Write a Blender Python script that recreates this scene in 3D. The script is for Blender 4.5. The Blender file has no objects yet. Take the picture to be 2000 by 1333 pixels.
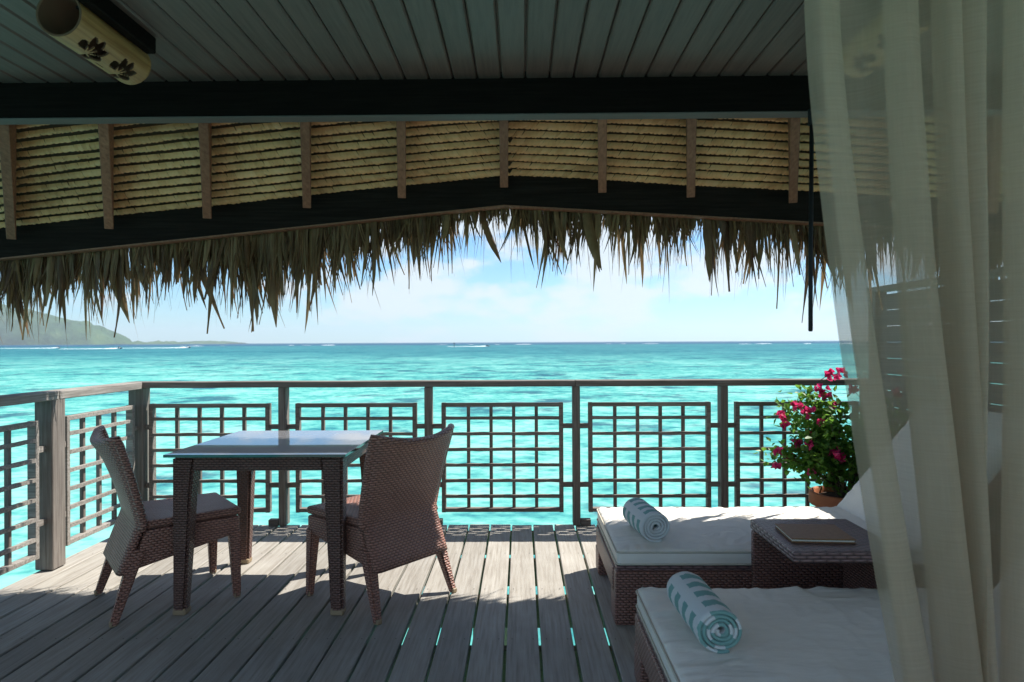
import bpy, bmesh, math, random
from mathutils import Vector, Matrix, noise
R = math.radians
random.seed(7)
sc = bpy.context.scene
col = sc.collection

# ------------------------------------------------------------------ camera, sky, sun, exposure
CAMH = 1.265
cam_d = bpy.data.cameras.new('camera')
cam = bpy.data.objects.new('camera', cam_d)
col.objects.link(cam)
cam.location = (0, 0, CAMH)
cam.rotation_euler = (R(90.08), R(0.27), R(0.73))
cam_d.lens = 24.0
cam_d.sensor_width = 36.0
cam_d.sensor_fit = 'HORIZONTAL'
cam_d.clip_start = 0.05
cam_d.clip_end = 60000
cam_d.dof.use_dof = True
cam_d.dof.focus_distance = 4.0
cam_d.dof.aperture_fstop = 4.5
sc.camera = cam

SUN = Vector((0.58, 0.355, 1.0)).normalized()
SUN_EL = math.asin(SUN.z)
SUN_AZ = math.atan2(SUN.x, SUN.y)
w = bpy.data.worlds.new('World')
sc.world = w
w.use_nodes = True
nt = w.node_tree
nt.nodes.clear()
N = nt.nodes.new
L = nt.links.new
out = N('ShaderNodeOutputWorld')
bg = N('ShaderNodeBackground')
sky = N('ShaderNodeTexSky')
sky.sky_type = 'NISHITA'
sky.sun_disc = False
sky.sun_elevation = SUN_EL
sky.sun_rotation = SUN_AZ
sky.air_density = 1.0
sky.dust_density = 0.1
sky.ozone_density = 1.0
bg.inputs['Strength'].default_value = 0.06
tc = N('ShaderNodeTexCoord')
mp = N('ShaderNodeMapping')
mp.inputs['Scale'].default_value = (1.0, 1.0, 2.3)
n1 = N('ShaderNodeTexNoise')
n1.inputs['Scale'].default_value = 8.5
n1.inputs['Detail'].default_value = 7.0
n1.inputs['Roughness'].default_value = 0.55
n2 = N('ShaderNodeTexNoise')
n2.inputs['Scale'].default_value = 1.6
n2.inputs['Detail'].default_value = 2.0
am = N('ShaderNodeMath')
am.operation = 'ADD'
cr = N('ShaderNodeMapRange')
cr.interpolation_type = 'SMOOTHSTEP'
cr.inputs['From Min'].default_value = 0.97
cr.inputs['From Max'].default_value = 1.14
cr.inputs['To Max'].default_value = 0.85
mixc = N('ShaderNodeMixRGB')
mixc.inputs['Color2'].default_value = (4.5, 4.75, 4.9, 1)
L(tc.outputs['Generated'], mp.inputs['Vector'])
L(mp.outputs['Vector'], n1.inputs['Vector'])
L(mp.outputs['Vector'], n2.inputs['Vector'])
L(n1.outputs['Fac'], am.inputs[0])
L(n2.outputs['Fac'], am.inputs[1])
L(am.outputs[0], cr.inputs['Value'])
L(cr.outputs['Result'], mixc.inputs['Fac'])
tint = N('ShaderNodeMixRGB')
tint.blend_type = 'MULTIPLY'
tint.inputs['Fac'].default_value = 1.0
tint.inputs['Color2'].default_value = (0.37, 0.62, 0.84, 1)
L(sky.outputs['Color'], tint.inputs['Color1'])
L(tint.outputs['Color'], mixc.inputs['Color1'])
L(mixc.outputs['Color'], bg.inputs['Color'])
L(bg.outputs[0], out.inputs[0])

sun_d = bpy.data.lights.new('sun', 'SUN')
sun_d.energy = 2.7
sun_d.angle = R(0.53)
sun_d.color = (1.0, 0.955, 0.89)
sun = bpy.data.objects.new('sun', sun_d)
col.objects.link(sun)
sun.rotation_euler = SUN.to_track_quat('Z', 'Y').to_euler()
sun.location = (6, 4, 12)

vs = sc.view_settings
vs.view_transform = 'Standard'
vs.look = 'None'
vs.gamma = 1.0
vs.use_curve_mapping = False
vs.exposure = 1.75
sc.render.engine = 'CYCLES'
sc.cycles.max_bounces = 10
sc.cycles.diffuse_bounces = 5
sc.cycles.transparent_max_bounces = 24
sc.cycles.sample_clamp_indirect = 6.0


# ------------------------------------------------------------------ helpers
def px(x, y, Y):
    """photo reading -> metres at distance Y (used only to size things)"""
    hy = 668.6 - (x - 1000) * 0.0045
    return Vector(((x - 1017) / 1333 * Y, Y, CAMH + (hy - y) / 1333 * Y))


def tag(o, label=None, cat=None, group=None, kind=None):
    if label: o['label'] = label
    if cat: o['category'] = cat
    if group: o['group'] = group
    if kind: o['kind'] = kind
    return o


def empty(name, loc=(0, 0, 0), rz=0.0):
    o = bpy.data.objects.new(name, None)
    o.empty_display_size = 0.1
    col.objects.link(o)
    o.location = loc
    o.rotation_euler.z = rz
    return o


def box_uv(me):
    uv = me.uv_layers.new(name='UVMap').data
    vs_ = me.vertices
    for p in me.polygons:
        n = p.normal
        a = (abs(n.x), abs(n.y), abs(n.z))
        for li in p.loop_indices:
            c = vs_[me.loops[li].vertex_index].co
            if a[2] >= a[0] and a[2] >= a[1]:
                uv[li].uv = (c.x, c.y)
            elif a[0] >= a[1]:
                uv[li].uv = (c.y, c.z)
            else:
                uv[li].uv = (c.x, c.z)


class MB:
    def __init__(s):
        s.v = []
        s.f = []

    def add(s, vv, ff):
        o = len(s.v)
        s.v += [tuple(p) for p in vv]
        s.f += [tuple(i + o for i in q) for q in ff]
        return s

    def box(s, c, d, m=None):
        hx, hy, hz = d[0] / 2, d[1] / 2, d[2] / 2
        pts = [Vector((x, y, z)) for z in (-hz, hz) for y in (-hy, hy) for x in (-hx, hx)]
        if m: pts = [m @ p for p in pts]
        c = Vector(c)
        return s.add([p + c for p in pts],
                     [(0, 2, 3, 1), (4, 5, 7, 6), (0, 1, 5, 4), (2, 6, 7, 3), (0, 4, 6, 2), (1, 3, 7, 5)])

    def span(s, a, b):
        a, b = Vector(a), Vector(b)
        return s.box((a + b) / 2, b - a)

    def hexa(s, bot, top):
        """eight corners: bottom ring then top ring, both counter-clockwise from above"""
        return s.add(list(bot) + list(top),
                     [(3, 2, 1, 0), (4, 5, 6, 7), (0, 1, 5, 4), (1, 2, 6, 5), (2, 3, 7, 6), (3, 0, 4, 7)])

    def tube(s, path, rad, n=8, cap=True):
        path = [Vector(p) for p in path]
        if not hasattr(rad, '__len__'): rad = [rad] * len(path)
        rings = []
        for i, p in enumerate(path):
            t = (path[min(i + 1, len(path) - 1)] - path[max(i - 1, 0)]).normalized()
            up = Vector((0, 0, 1)) if abs(t.z) < 0.9 else Vector((1, 0, 0))
            a = t.cross(up).normalized()
            b = a.cross(t)
            rings.append([p + (a * math.cos(2 * math.pi * k / n) + b * math.sin(2 * math.pi * k / n)) * rad[i]
                          for k in range(n)])
        vv = [q for r in rings for q in r]
        ff = []
        for i in range(len(path) - 1):
            for k in range(n):
                k2 = (k + 1) % n
                ff.append((i * n + k, i * n + k2, (i + 1) * n + k2, (i + 1) * n + k))
        if cap:
            ff.append(tuple(range(n))[::-1])
            ff.append(tuple((len(path) - 1) * n + k for k in range(n)))
        return s.add(vv, ff)

    def lathe(s, prof, n=40, c=(0, 0, 0)):
        vv = []
        ff = []
        for r, z in prof:
            for k in range(n):
                a = 2 * math.pi * k / n
                vv.append((c[0] + r * math.cos(a), c[1] + r * math.sin(a), c[2] + z))
        for i in range(len(prof) - 1):
            for k in range(n):
                k2 = (k + 1) % n
                ff.append((i * n + k, i * n + k2, (i + 1) * n + k2, (i + 1) * n + k))
        return s.add(vv, ff)

    def grid(s, fn, nu, nv, flip=False):
        vv = [fn(i / nu, j / nv) for j in range(nv + 1) for i in range(nu + 1)]
        W = nu + 1
        ff = [(j * W + i, j * W + i + 1, (j + 1) * W + i + 1, (j + 1) * W + i) for j in range(nv) for i in range(nu)]
        if flip: ff = [q[::-1] for q in ff]
        return s.add(vv, ff)

    def rbox(s, c, d, r, n=(8, 8, 4), fn=None):
        """box with rounded edges, subdivided; fn moves each point afterwards"""
        h = Vector(d) / 2
        c = Vector(c)
        idx = {}
        vv = []
        ff = []

        def cuts(hh, k):
            inner = [(-hh + r) + (2 * (hh - r)) * i / k for i in range(k + 1)]
            return [-hh, -hh + r * 0.3] + inner + [hh - r * 0.3, hh]
        cs = [cuts(h[a], n[a]) for a in range(3)]

        def vert(p):
            key = (round(p[0], 5), round(p[1], 5), round(p[2], 5))
            if key not in idx:
                q = Vector(p)
                core = Vector([max(-h[a] + r, min(h[a] - r, q[a])) for a in range(3)])
                dd = q - core
                if dd.length > 1e-9: q = core + dd.normalized() * r
                if fn: q = Vector(fn(q))
                idx[key] = len(vv)
                vv.append(q + c)
            return idx[key]
        for ax in range(3):
            a, b = (ax + 1) % 3, (ax + 2) % 3
            for sg in (-1, 1):
                for i in range(len(cs[a]) - 1):
                    for j in range(len(cs[b]) - 1):
                        q = []
                        for (ii, jj) in ((i, j), (i + 1, j), (i + 1, j + 1), (i, j + 1)):
                            p = [0, 0, 0]
                            p[ax] = sg * h[ax]
                            p[a] = cs[a][ii]
                            p[b] = cs[b][jj]
                            q.append(vert(p))
                        if len(set(q)) < 3: continue
                        ff.append(tuple(q if sg > 0 else q[::-1]))
        return s.add(vv, ff)

    def mesh(s, name, mat, bevel=0.0, smooth=False, uv=True, seg=1):
        me = bpy.data.meshes.new(name)
        me.from_pydata(s.v, [], s.f)
        if bevel > 0:
            bm = bmesh.new()
            bm.from_mesh(me)
            bmesh.ops.bevel(bm, geom=[e for e in bm.edges if len(e.link_faces) == 2 and e.calc_face_angle(0) > 0.5],
                            offset=bevel, segments=seg, affect='EDGES', clamp_overlap=True)
            bm.to_mesh(me)
            bm.free()
        me.update()
        if uv: box_uv(me)
        me.materials.append(mat)
        if smooth:
            me.shade_smooth()
        return me

    def build(s, name, mat, parent=None, bevel=0.0, smooth=False, uv=True, seg=1):
        return link(name, s.mesh(name, mat, bevel, smooth, uv, seg), parent)


def link(name, me, parent=None, loc=None, rot=None, scale=None):
    o = bpy.data.objects.new(name, me)
    col.objects.link(o)
    if parent: o.parent = parent
    if loc is not None: o.location = loc
    if rot is not None: o.rotation_euler = rot
    if scale is not None: o.scale = scale
    return o


def copy_tree(o, parent=None):
    c = o.copy()
    col.objects.link(c)
    c.parent = parent
    for ch in list(o.children):
        copy_tree(ch, c)
    return c


# ------------------------------------------------------------------ materials
class Mat:
    def __init__(s, name):
        s.m = bpy.data.materials.new(name)
        s.m.use_nodes = True
        s.t = s.m.node_tree
        s.b = s.t.nodes['Principled BSDF']
        s.o = s.t.nodes['Material Output']

    def n(s, kind, **kw):
        x = s.t.nodes.new('ShaderNode' + kind)
        for k, v in kw.items():
            if k in x.inputs.keys():
                x.inputs[k].default_value = v
            else:
                setattr(x, k, v)
        return x

    def l(s, a, b):
        s.t.links.new(a, b)

    def math(s, op, a, b=None, c=None, clamp=False):
        x = s.t.nodes.new('ShaderNodeMath')
        x.operation = op
        x.use_clamp = clamp
        for i, v in enumerate((a, b, c)):
            if v is None: continue
            if isinstance(v, (int, float)):
                x.inputs[i].default_value = v
            else:
                s.l(v, x.inputs[i])
        return x.outputs[0]

    def ramp(s, fac, stops):
        x = s.t.nodes.new('ShaderNodeValToRGB')
        e = x.color_ramp.elements
        while len(e) < len(stops): e.new(0.5)
        for i, (p, c) in enumerate(stops):
            e[i].position = p
            e[i].color = (*c, 1) if len(c) == 3 else c
        s.l(fac, x.inputs[0])
        return x.outputs[0]

    def mix(s, fac, a, b, mode='MIX'):
        x = s.t.nodes.new('ShaderNodeMixRGB')
        x.blend_type = mode
        for i, v in enumerate((fac, a, b)):
            if isinstance(v, (int, float)):
                x.inputs[i].default_value = v
            elif isinstance(v, tuple):
                x.inputs[i].default_value = (*v, 1)
            else:
                s.l(v, x.inputs[i])
        return x.outputs[0]

    def bump(s, h, strength=0.3, dist=0.01):
        x = s.n('Bump', Strength=strength, Distance=dist)
        s.l(h, x.inputs['Height'])
        s.l(x.outputs[0], s.b.inputs['Normal'])
        return x

    def coords(s, kind='Object', scale=(1, 1, 1), rand=0.0):
        t = s.n('TexCoord')
        v = t.outputs[kind]
        if rand:
            oi = s.n('ObjectInfo')
            cmb = s.n('CombineXYZ')
            r = s.math('MULTIPLY', oi.outputs['Random'], rand)
            for i in range(3): s.l(r, cmb.inputs[i])
            va = s.n('VectorMath', operation='ADD')
            s.l(v, va.inputs[0])
            s.l(cmb.outputs[0], va.inputs[1])
            v = va.outputs[0]
        m = s.n('Mapping')
        m.inputs['Scale'].default_value = scale
        s.l(v, m.inputs[0])
        return m.outputs[0]

    def noise(s, vec, scale=5, detail=4, rough=0.55):
        x = s.n('TexNoise', Scale=scale, Detail=detail, Roughness=rough)
        s.l(vec, x.inputs['Vector'])
        return x.outputs['Fac']

    def base(s, c):
        if isinstance(c, tuple):
            s.b.inputs['Base Color'].default_value = (*c, 1)
        else:
            s.l(c, s.b.inputs['Base Color'])

    def rough(s, r):
        if isinstance(r, (int, float)):
            s.b.inputs['Roughness'].default_value = r
        else:
            s.l(r, s.b.inputs['Roughness'])


def wood(name, c0, c1, c2, axis='y', rough=0.75, bump=0.35, vary=0.25, scale=1.0, stain=0.35, spec=0.4):
    m = Mat(name)
    sc_ = {'x': (1.2, 26, 26), 'y': (26, 1.2, 26), 'z': (26, 26, 1.2)}[axis]
    v = m.coords('Object', tuple(k * scale for k in sc_), rand=37.0)
    g = m.noise(v, 3.0, 8, 0.6)
    v2 = m.coords('Object', tuple(k * scale * 3.2 for k in sc_), rand=11.0)
    g2 = m.noise(v2, 4.0, 4, 0.6)
    v3 = m.coords('Object', (1, 1, 1), rand=19.0)
    st = m.noise(v3, 3.5, 5, 0.6)
    c = m.ramp(g, [(0.28, c0), (0.5, c1), (0.74, c2)])
    c = m.mix(m.math('MULTIPLY', m.math('SUBTRACT', st, 0.42, clamp=True), stain * 4, clamp=True), c, c0)
    oi = m.n('ObjectInfo')
    hs = m.n('HueSaturation')
    m.l(c, hs.inputs['Color'])
    m.l(m.math('ADD', m.math('MULTIPLY', oi.outputs['Random'], vary), 1 - vary / 2), hs.inputs['Value'])
    m.base(hs.outputs[0])
    m.b.inputs['Specular IOR Level'].default_value = spec
    m.rough(m.math('ADD', m.math('MULTIPLY', g2, 0.2), rough - 0.1))
    m.bump(m.math('ADD', g, m.math('MULTIPLY', g2, 0.6)), bump, 0.004)
    return m.m


M = {}
M['deck'] = wood('deck_wood', (0.225, 0.20, 0.165), (0.325, 0.30, 0.258), (0.39, 0.37, 0.33), 'y', 0.72, 0.45, 0.30)
M['rail_x'] = wood('rail_wood_x', (0.10, 0.082, 0.068), (0.18, 0.155, 0.132), (0.27, 0.238, 0.205), 'x', 0.8, 0.4, 0.2)  # darker than rail_y: the backlit shade is put into the colour
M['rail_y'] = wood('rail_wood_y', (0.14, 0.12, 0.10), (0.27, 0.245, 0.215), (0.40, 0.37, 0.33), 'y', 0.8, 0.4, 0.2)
M['rail_z'] = wood('rail_wood_z', (0.10, 0.082, 0.068), (0.18, 0.155, 0.132), (0.27, 0.238, 0.205), 'z', 0.8, 0.4, 0.2)  # darkened like rail_x for the backlit side
M['joist'] = wood('joist_wood', (0.16, 0.13, 0.07), (0.26, 0.21, 0.12), (0.32, 0.27, 0.16), 'x', 0.85, 0.3, 0.1)
M['ceiling'] = wood('ceiling_wood', (0.10, 0.072, 0.058), (0.135, 0.098, 0.079), (0.165, 0.12, 0.098), 'y', 0.44, 0.08, 0.10, 1.0, 0.15)
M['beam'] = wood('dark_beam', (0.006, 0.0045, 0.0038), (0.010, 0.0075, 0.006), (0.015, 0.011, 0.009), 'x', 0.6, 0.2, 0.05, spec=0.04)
M['lit_face'] = wood('beam_lit_face', (0.10, 0.09, 0.08), (0.12, 0.11, 0.10), (0.14, 0.13, 0.12), 'x', 0.5, 0.1, 0.05)  # paler than the beam: light from below put into the colour
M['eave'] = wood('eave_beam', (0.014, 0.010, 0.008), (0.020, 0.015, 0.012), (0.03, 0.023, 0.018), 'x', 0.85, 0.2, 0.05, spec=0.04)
M['rafter'] = wood('rafter_wood', (0.14, 0.060, 0.030), (0.22, 0.102, 0.054), (0.30, 0.15, 0.082), 'y', 0.6, 0.25, 0.25)
M['screen'] = wood('screen_wood', (0.10, 0.09, 0.08), (0.16, 0.145, 0.13), (0.22, 0.20, 0.18), 'y', 0.75, 0.3, 0.15)
M['wall'] = wood('wall_wood', (0.50, 0.46, 0.40), (0.56, 0.52, 0.46), (0.62, 0.58, 0.52), 'z', 0.6, 0.1, 0.05)


def thatch(name, stops, rough=0.8, trans=0.0, rnd=0.35):
    m = Mat(name)
    v = m.coords('Object', (70, 8, 8), rand=13.0)
    g = m.noise(v, 1.0, 5, 0.65)
    v2 = m.coords('Object', (9, 9, 9), rand=3.0)
    g2 = m.noise(v2, 1.0, 4, 0.6)
    geo = m.n('NewGeometry')
    isl = geo.outputs['Random Per Island']
    oi = m.n('ObjectInfo')
    k = m.math('ADD', m.math('MULTIPLY', g, 0.35), m.math('MULTIPLY', g2, 0.36 + 0.34 - rnd))
    k = m.math('ADD', k, m.math('MULTIPLY', m.math('FRACT', m.math('ADD', isl, oi.outputs['Random'])), rnd))
    c = m.ramp(k, stops)
    g3 = m.noise(m.coords('Object', (1.6, 3, 3), rand=.2), 1.0, 4, 0.6)
    c = m.mix(1.0, c, m.ramp(g3, [(0.3, (0.62, 0.58, 0.52)), (0.5, (0.95, 0.93, 0.9)), (0.7, (1, 1, 1))]), 'MULTIPLY')
    m.base(c)
    m.rough(rough)
    m.bump(g, 0.4, 0.004)
    if trans > 0:
        tr = m.n('BsdfTranslucent')
        m.l(c, tr.inputs['Color'])
        mx = m.n('MixShader')
        mx.inputs[0].default_value = trans
        m.l(m.b.outputs[0], mx.inputs[1])
        m.l(tr.outputs[0], mx.inputs[2])
        m.l(mx.outputs[0], m.o.inputs[0])
    return m.m


M['thatch'] = thatch('thatch_leaf', [(0.25, (0.50, 0.25, 0.095)), (0.5, (0.74, 0.41, 0.175)), (0.75, (0.84, 0.52, 0.26))], 0.6, rnd=0.20)
M['thatch_dark'] = thatch('thatch_gap_shade', [(0.3, (0.035, 0.022, 0.01)), (0.7, (0.08, 0.055, 0.026))], 0.9)
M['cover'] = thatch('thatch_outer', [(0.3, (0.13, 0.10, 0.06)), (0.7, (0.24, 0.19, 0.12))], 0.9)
M['frond'] = thatch('dry_frond', [(0.22, (0.085, 0.034, 0.016)), (0.40, (0.16, 0.082, 0.036)), (0.58, (0.26, 0.16, 0.070)), (0.8, (0.44, 0.28, 0.14))], 0.55, 0.30)


def wicker(name, dark, c0, c1, rough=0.40, a=0.025, b=0.0115, bump=0.9):
    m = Mat(name)
    t = m.n('TexCoord')
    sp = m.n('SeparateXYZ')
    m.l(t.outputs['UV'], sp.inputs[0])
    vrow = m.math('DIVIDE', sp.outputs[1], b)
    row = m.math('FLOOR', vrow)
    par = m.math('MULTIPLY', m.math('FLOORED_MODULO', row, 2.0), 0.5)
    uu = m.math('ADD', m.math('DIVIDE', sp.outputs[0], a), par)
    hu = m.math('SINE', m.math('MULTIPLY', m.math('FRACT', uu), math.pi))
    hv = m.math('SINE', m.math('MULTIPLY', m.math('FRACT', vrow), math.pi))
    h = m.math('MULTIPLY', m.math('POWER', hu, 0.6), m.math('POWER', hv, 0.7))
    ns = m.noise(m.coords('Object', (1, 1, 1), rand=5), 9, 3)
    cc = m.ramp(ns, [(0.3, c0), (0.7, c1)])
    m.base(m.mix(m.math('POWER', h, 0.8), dark, cc))
    m.rough(rough)
    m.bump(h, bump, 0.006)
    return m.m


M['wicker'] = wicker('brown_wicker', (0.10, 0.042, 0.030), (0.38, 0.178, 0.128), (0.49, 0.24, 0.175))
M['wicker_dark'] = wicker('dark_wicker', (0.045, 0.021, 0.016), (0.17, 0.085, 0.063), (0.22, 0.115, 0.087))
M['wicker2'] = wicker('plum_wicker', (0.07, 0.031, 0.024), (0.31, 0.15, 0.112), (0.39, 0.195, 0.15), 0.4, 0.027, 0.0115)
M['wicker3'] = wicker('slate_wicker', (0.045, 0.026, 0.024), (0.24, 0.14, 0.13), (0.30, 0.185, 0.175), 0.36, 0.05, 0.014)


def plain(name, c, rough=0.5, spec=0.5, nz=0.0, nscale=8, metal=0):
    m = Mat(name)
    if nz:
        k = m.noise(m.coords('Object', rand=7), nscale, 5)
        d = tuple(x * (1 - nz) for x in c)
        e = tuple(min(1, x * (1 + nz)) for x in c)
        m.base(m.ramp(k, [(0.3, d), (0.7, e)]))
        m.bump(k, 0.15, 0.004)
    else:
        m.base(c)
    m.rough(rough)
    m.b.inputs['Specular IOR Level'].default_value = spec
    m.b.inputs['Metallic'].default_value = metal
    return m.m


def fabric(name, c, wr=0.42):
    m = Mat(name)
    v = m.coords('Object', (1, 1, 1), rand=3)
    k = m.noise(v, 260, 2)
    s2 = m.noise(v, 7, 4)
    w1 = m.noise(m.coords('Object', (3, 9, 4), rand=5), 2.2, 4, 0.5)
    m.base(m.ramp(s2, [(0.3, tuple(x * 0.92 for x in c)), (0.7, c)]))
    m.rough(0.85)
    m.b.inputs['Specular IOR Level'].default_value = 0.15
    m.bump(m.math('ADD', m.math('MULTIPLY', k, 0.06), w1), wr, 0.02)
    return m.m


M['cushion'] = fabric('cream_cloth', (0.84, 0.79, 0.70))
M['piping'] = fabric('cream_piping', (0.58, 0.53, 0.43), 0.1)
M['bamboo'] = wood('bamboo', (0.27, 0.13, 0.045), (0.44, 0.245, 0.085), (0.54, 0.33, 0.13), 'y', 0.45, 0.1, 0.1, 1.0, 0.3)
M['bamboo_in'] = plain('bamboo_inside', (0.13, 0.07, 0.038), 0.8)  # shade inside the tube put into the colour
M['black'] = plain('dark_metal', (0.012, 0.012, 0.013), 0.55, 0.3)
M['terracotta'] = plain('terracotta', (0.42, 0.15, 0.065), 0.75, 0.3, 0.15, 12)
M['soil'] = plain('soil', (0.05, 0.035, 0.025), 0.95, 0.2, 0.4, 40)
M['leather'] = plain('brown_leather', (0.27, 0.14, 0.065), 0.6, 0.25, 0.15, 60)
M['paper'] = plain('paper', (0.7, 0.66, 0.56), 0.8)
M['stem'] = plain('stem', (0.10, 0.075, 0.04), 0.85, 0.3, 0.3, 40)
M['nail'] = plain('rusty_screw', (0.05, 0.035, 0.028), 0.7)
M['foot'] = plain('pale_foot', (0.30, 0.22, 0.13), 0.5)
M['hull'] = plain('boat_hull', (0.05, 0.06, 0.08), 0.3)
M['foam'] = plain('foam', (0.85, 0.88, 0.88), 0.9, 0.1)
M['skin'] = plain('skin', (0.32, 0.18, 0.11), 0.6)

# glass table top: clear coat over a pale board
m = Mat('table_glass')
m.base((0.20, 0.19, 0.19))
m.rough(0.5)
m.b.inputs['Coat Weight'].default_value = 1.0
m.b.inputs['Coat Roughness'].default_value = 0.02
m.b.inputs['Coat IOR'].default_value = 1.55
M['glass'] = m.m
m = Mat('glass_edge')
m.base((0.02, 0.10, 0.09))
m.rough(0.05)
M['glass_edge'] = m.m

# leaves and petals
for nm, c0, c1, tr in (('leaf', (0.06, 0.15, 0.018), (0.15, 0.29, 0.04), 0.52),
                       ('petal', (0.55, 0.01, 0.13), (0.70, 0.045, 0.16), 0.35)):
    m = Mat(nm)
    geo = m.n('NewGeometry')
    c = m.mix(geo.outputs['Random Per Island'], c0, c1)
    m.base(c)
    m.rough(0.45)
    tn = m.n('BsdfTranslucent')
    m.l(m.mix(0.5, c, tuple(min(1, x * 1.6) for x in c1)), tn.inputs['Color'])
    mx = m.n('MixShader')
    mx.inputs[0].default_value = tr
    m.l(m.b.outputs[0], mx.inputs[1])
    m.l(tn.outputs[0], mx.inputs[2])
    m.l(mx.outputs[0], m.o.inputs[0])
    M[nm] = m.m

# towel: aqua bands round the roll, broken by white lengthwise bands
m = Mat('striped_towel')
t = m.n('TexCoord')
sp = m.n('SeparateXYZ')
m.l(t.outputs['UV'], sp.inputs[0])
nz_ = m.noise(m.coords('Object'), 60, 3)
band = m.math('FRACT', m.math('ADD', m.math('DIVIDE', sp.outputs[0], 0.078), m.math('MULTIPLY', nz_, 0.28)))
stripe = m.math('GREATER_THAN', band, 0.50)
gap = m.math('GREATER_THAN', m.math('FRACT', m.math('ADD', m.math('DIVIDE', sp.outputs[1], 0.125), m.math('MULTIPLY', nz_, 0.06))), 0.30)
m.base(m.mix(m.math('MULTIPLY', stripe, gap), (0.76, 0.77, 0.76), (0.25, 0.44, 0.41)))
m.rough(0.95)
m.b.inputs['Specular IOR Level'].default_value = 0.05
m.bump(m.noise(m.coords('Object'), 420, 2), 0.8, 0.006)
M['towel'] = m.m

# sheer curtain
m = Mat('sheer_linen')
t = m.n('TexCoord')
mpg = m.n('Mapping')
mpg.inputs['Scale'].default_value = (6, 420, 1)
m.l(t.outputs['UV'], mpg.inputs[0])
th = m.noise(mpg.outputs[0], 1.0, 3, 0.6)
mp2 = m.n('Mapping')
mp2.inputs['Scale'].default_value = (300, 9, 1)
m.l(t.outputs['UV'], mp2.inputs[0])
tv = m.noise(mp2.outputs[0], 1.0, 2, 0.5)
alpha = m.math('ADD', 0.41, m.math('ADD', m.math('MULTIPLY', th, 0.30), m.math('MULTIPLY', tv, 0.12)))
df = m.n('BsdfDiffuse')
df.inputs['Color'].default_value = (0.55, 0.44, 0.315, 1)
tl = m.n('BsdfTranslucent')
tl.inputs['Color'].default_value = (0.55, 0.44, 0.315, 1)
mx = m.n('MixShader')
mx.inputs[0].default_value = 0.5
m.l(df.outputs[0], mx.inputs[1])
m.l(tl.outputs[0], mx.inputs[2])
tp = m.n('BsdfTransparent')
mx2 = m.n('MixShader')
m.l(alpha, mx2.inputs[0])
m.l(tp.outputs[0], mx2.inputs[1])
m.l(mx.outputs[0], mx2.inputs[2])
m.l(mx2.outputs[0], m.o.inputs[0])
M['sheer'] = m.m

# sea: sand bottom, painted ripple light and caustics, coral heads, deeper water further out
m = Mat('lagoon_water')
SEA = -1.6
geo = m.n('NewGeometry')
P = geo.outputs['Position']


def mapped(scale):
    q = m.n('Mapping')
    q.inputs['Scale'].default_value = scale
    m.l(P, q.inputs[0])
    return q.outputs[0]


sp = m.n('SeparateXYZ')
m.l(P, sp.inputs[0])
ycoord = sp.outputs[1]
patch = m.noise(mapped((0.26, 0.24, 0.1)), 1.0, 5, 0.62)
patch2 = m.noise(mapped((0.035, 0.028, 0.1)), 1.0, 5, 0.6)
rip0 = m.noise(mapped((3.2, 4.2, 1)), 1.0, 3, 0.6)
rip1 = m.noise(mapped((0.85, 1.05, 1)), 1.0, 4, 0.6)
rip2 = m.noise(mapped((0.22, 0.20, 1)), 1.0, 5, 0.65)
rip3 = m.noise(mapped((0.045, 0.030, 1)), 1.0, 6, 0.7)
rg = m.noise(mapped((0.95, 1.5, 1)), 1.0, 3, 0.5)
ridge = m.math('ABSOLUTE', m.math('SUBTRACT', rg, 0.5))     # 0 on the crest lines, which become painted caustics
rip = m.math('ADD', m.math('ADD', m.math('MULTIPLY', rip0, 0.26), m.math('MULTIPLY', rip1, 0.32)),
             m.math('ADD', m.math('MULTIPLY', rip2, 0.26), m.math('MULTIPLY', rip3, 0.20)))
rip = m.math('SUBTRACT', rip, m.math('MULTIPLY', ridge, 0.24))
cor = m.math('ADD', m.math('MULTIPLY', patch, 0.58), m.math('ADD', m.math('MULTIPLY', patch2, 0.30), m.math('MULTIPLY', rip1, 0.20)))
mr = m.n('MapRange', interpolation_type='SMOOTHSTEP')
mr.inputs['From Min'].default_value = 0.552
mr.inputs['From Max'].default_value = 0.62
m.l(cor, mr.inputs['Value'])
sand_caustics = m.ramp(rip, [(0.39, (0.012, 0.12, 0.16)), (0.45, (0.045, 0.255, 0.245)), (0.505, (0.095, 0.37, 0.325)), (0.58, (0.22, 0.46, 0.405))])
c = m.mix(m.math('MULTIPLY', mr.outputs[0], 0.85), sand_caustics, (0.012, 0.075, 0.115))
# lagoon gets deeper with distance
dist = m.math('ADD', ycoord, m.math('MULTIPLY', m.math('SUBTRACT', patch2, 0.5), 90.0))
d1 = m.n('MapRange', interpolation_type='SMOOTHSTEP')
d1.inputs['From Min'].default_value = 22
d1.inputs['From Max'].default_value = 210
d1.inputs['To Max'].default_value = 0.92
m.l(dist, d1.inputs['Value'])
mid = m.ramp(rip, [(0.42, (0.003, 0.055, 0.10)), (0.5, (0.012, 0.125, 0.165)), (0.57, (0.045, 0.21, 0.225))])  # deeper water, ripple light painted in here too
c = m.mix(d1.outputs[0], c, mid)
d2 = m.n('MapRange', interpolation_type='SMOOTHSTEP')
d2.inputs['From Min'].default_value = 500
d2.inputs['From Max'].default_value = 900
m.l(ycoord, d2.inputs['Value'])
c = m.mix(d2.outputs[0], c, (0.005, 0.065, 0.13))
df = m.n('BsdfDiffuse')
m.l(c, df.inputs['Color'])
gl = m.n('BsdfGlossy', Roughness=0.12)
bp = m.n('Bump', Strength=0.5, Distance=0.25)
m.l(m.math('ADD', m.math('ADD', m.math('MULTIPLY', rip1, 0.35), m.math('MULTIPLY', rip0, 0.12)), rip2), bp.inputs['Height'])
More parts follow.
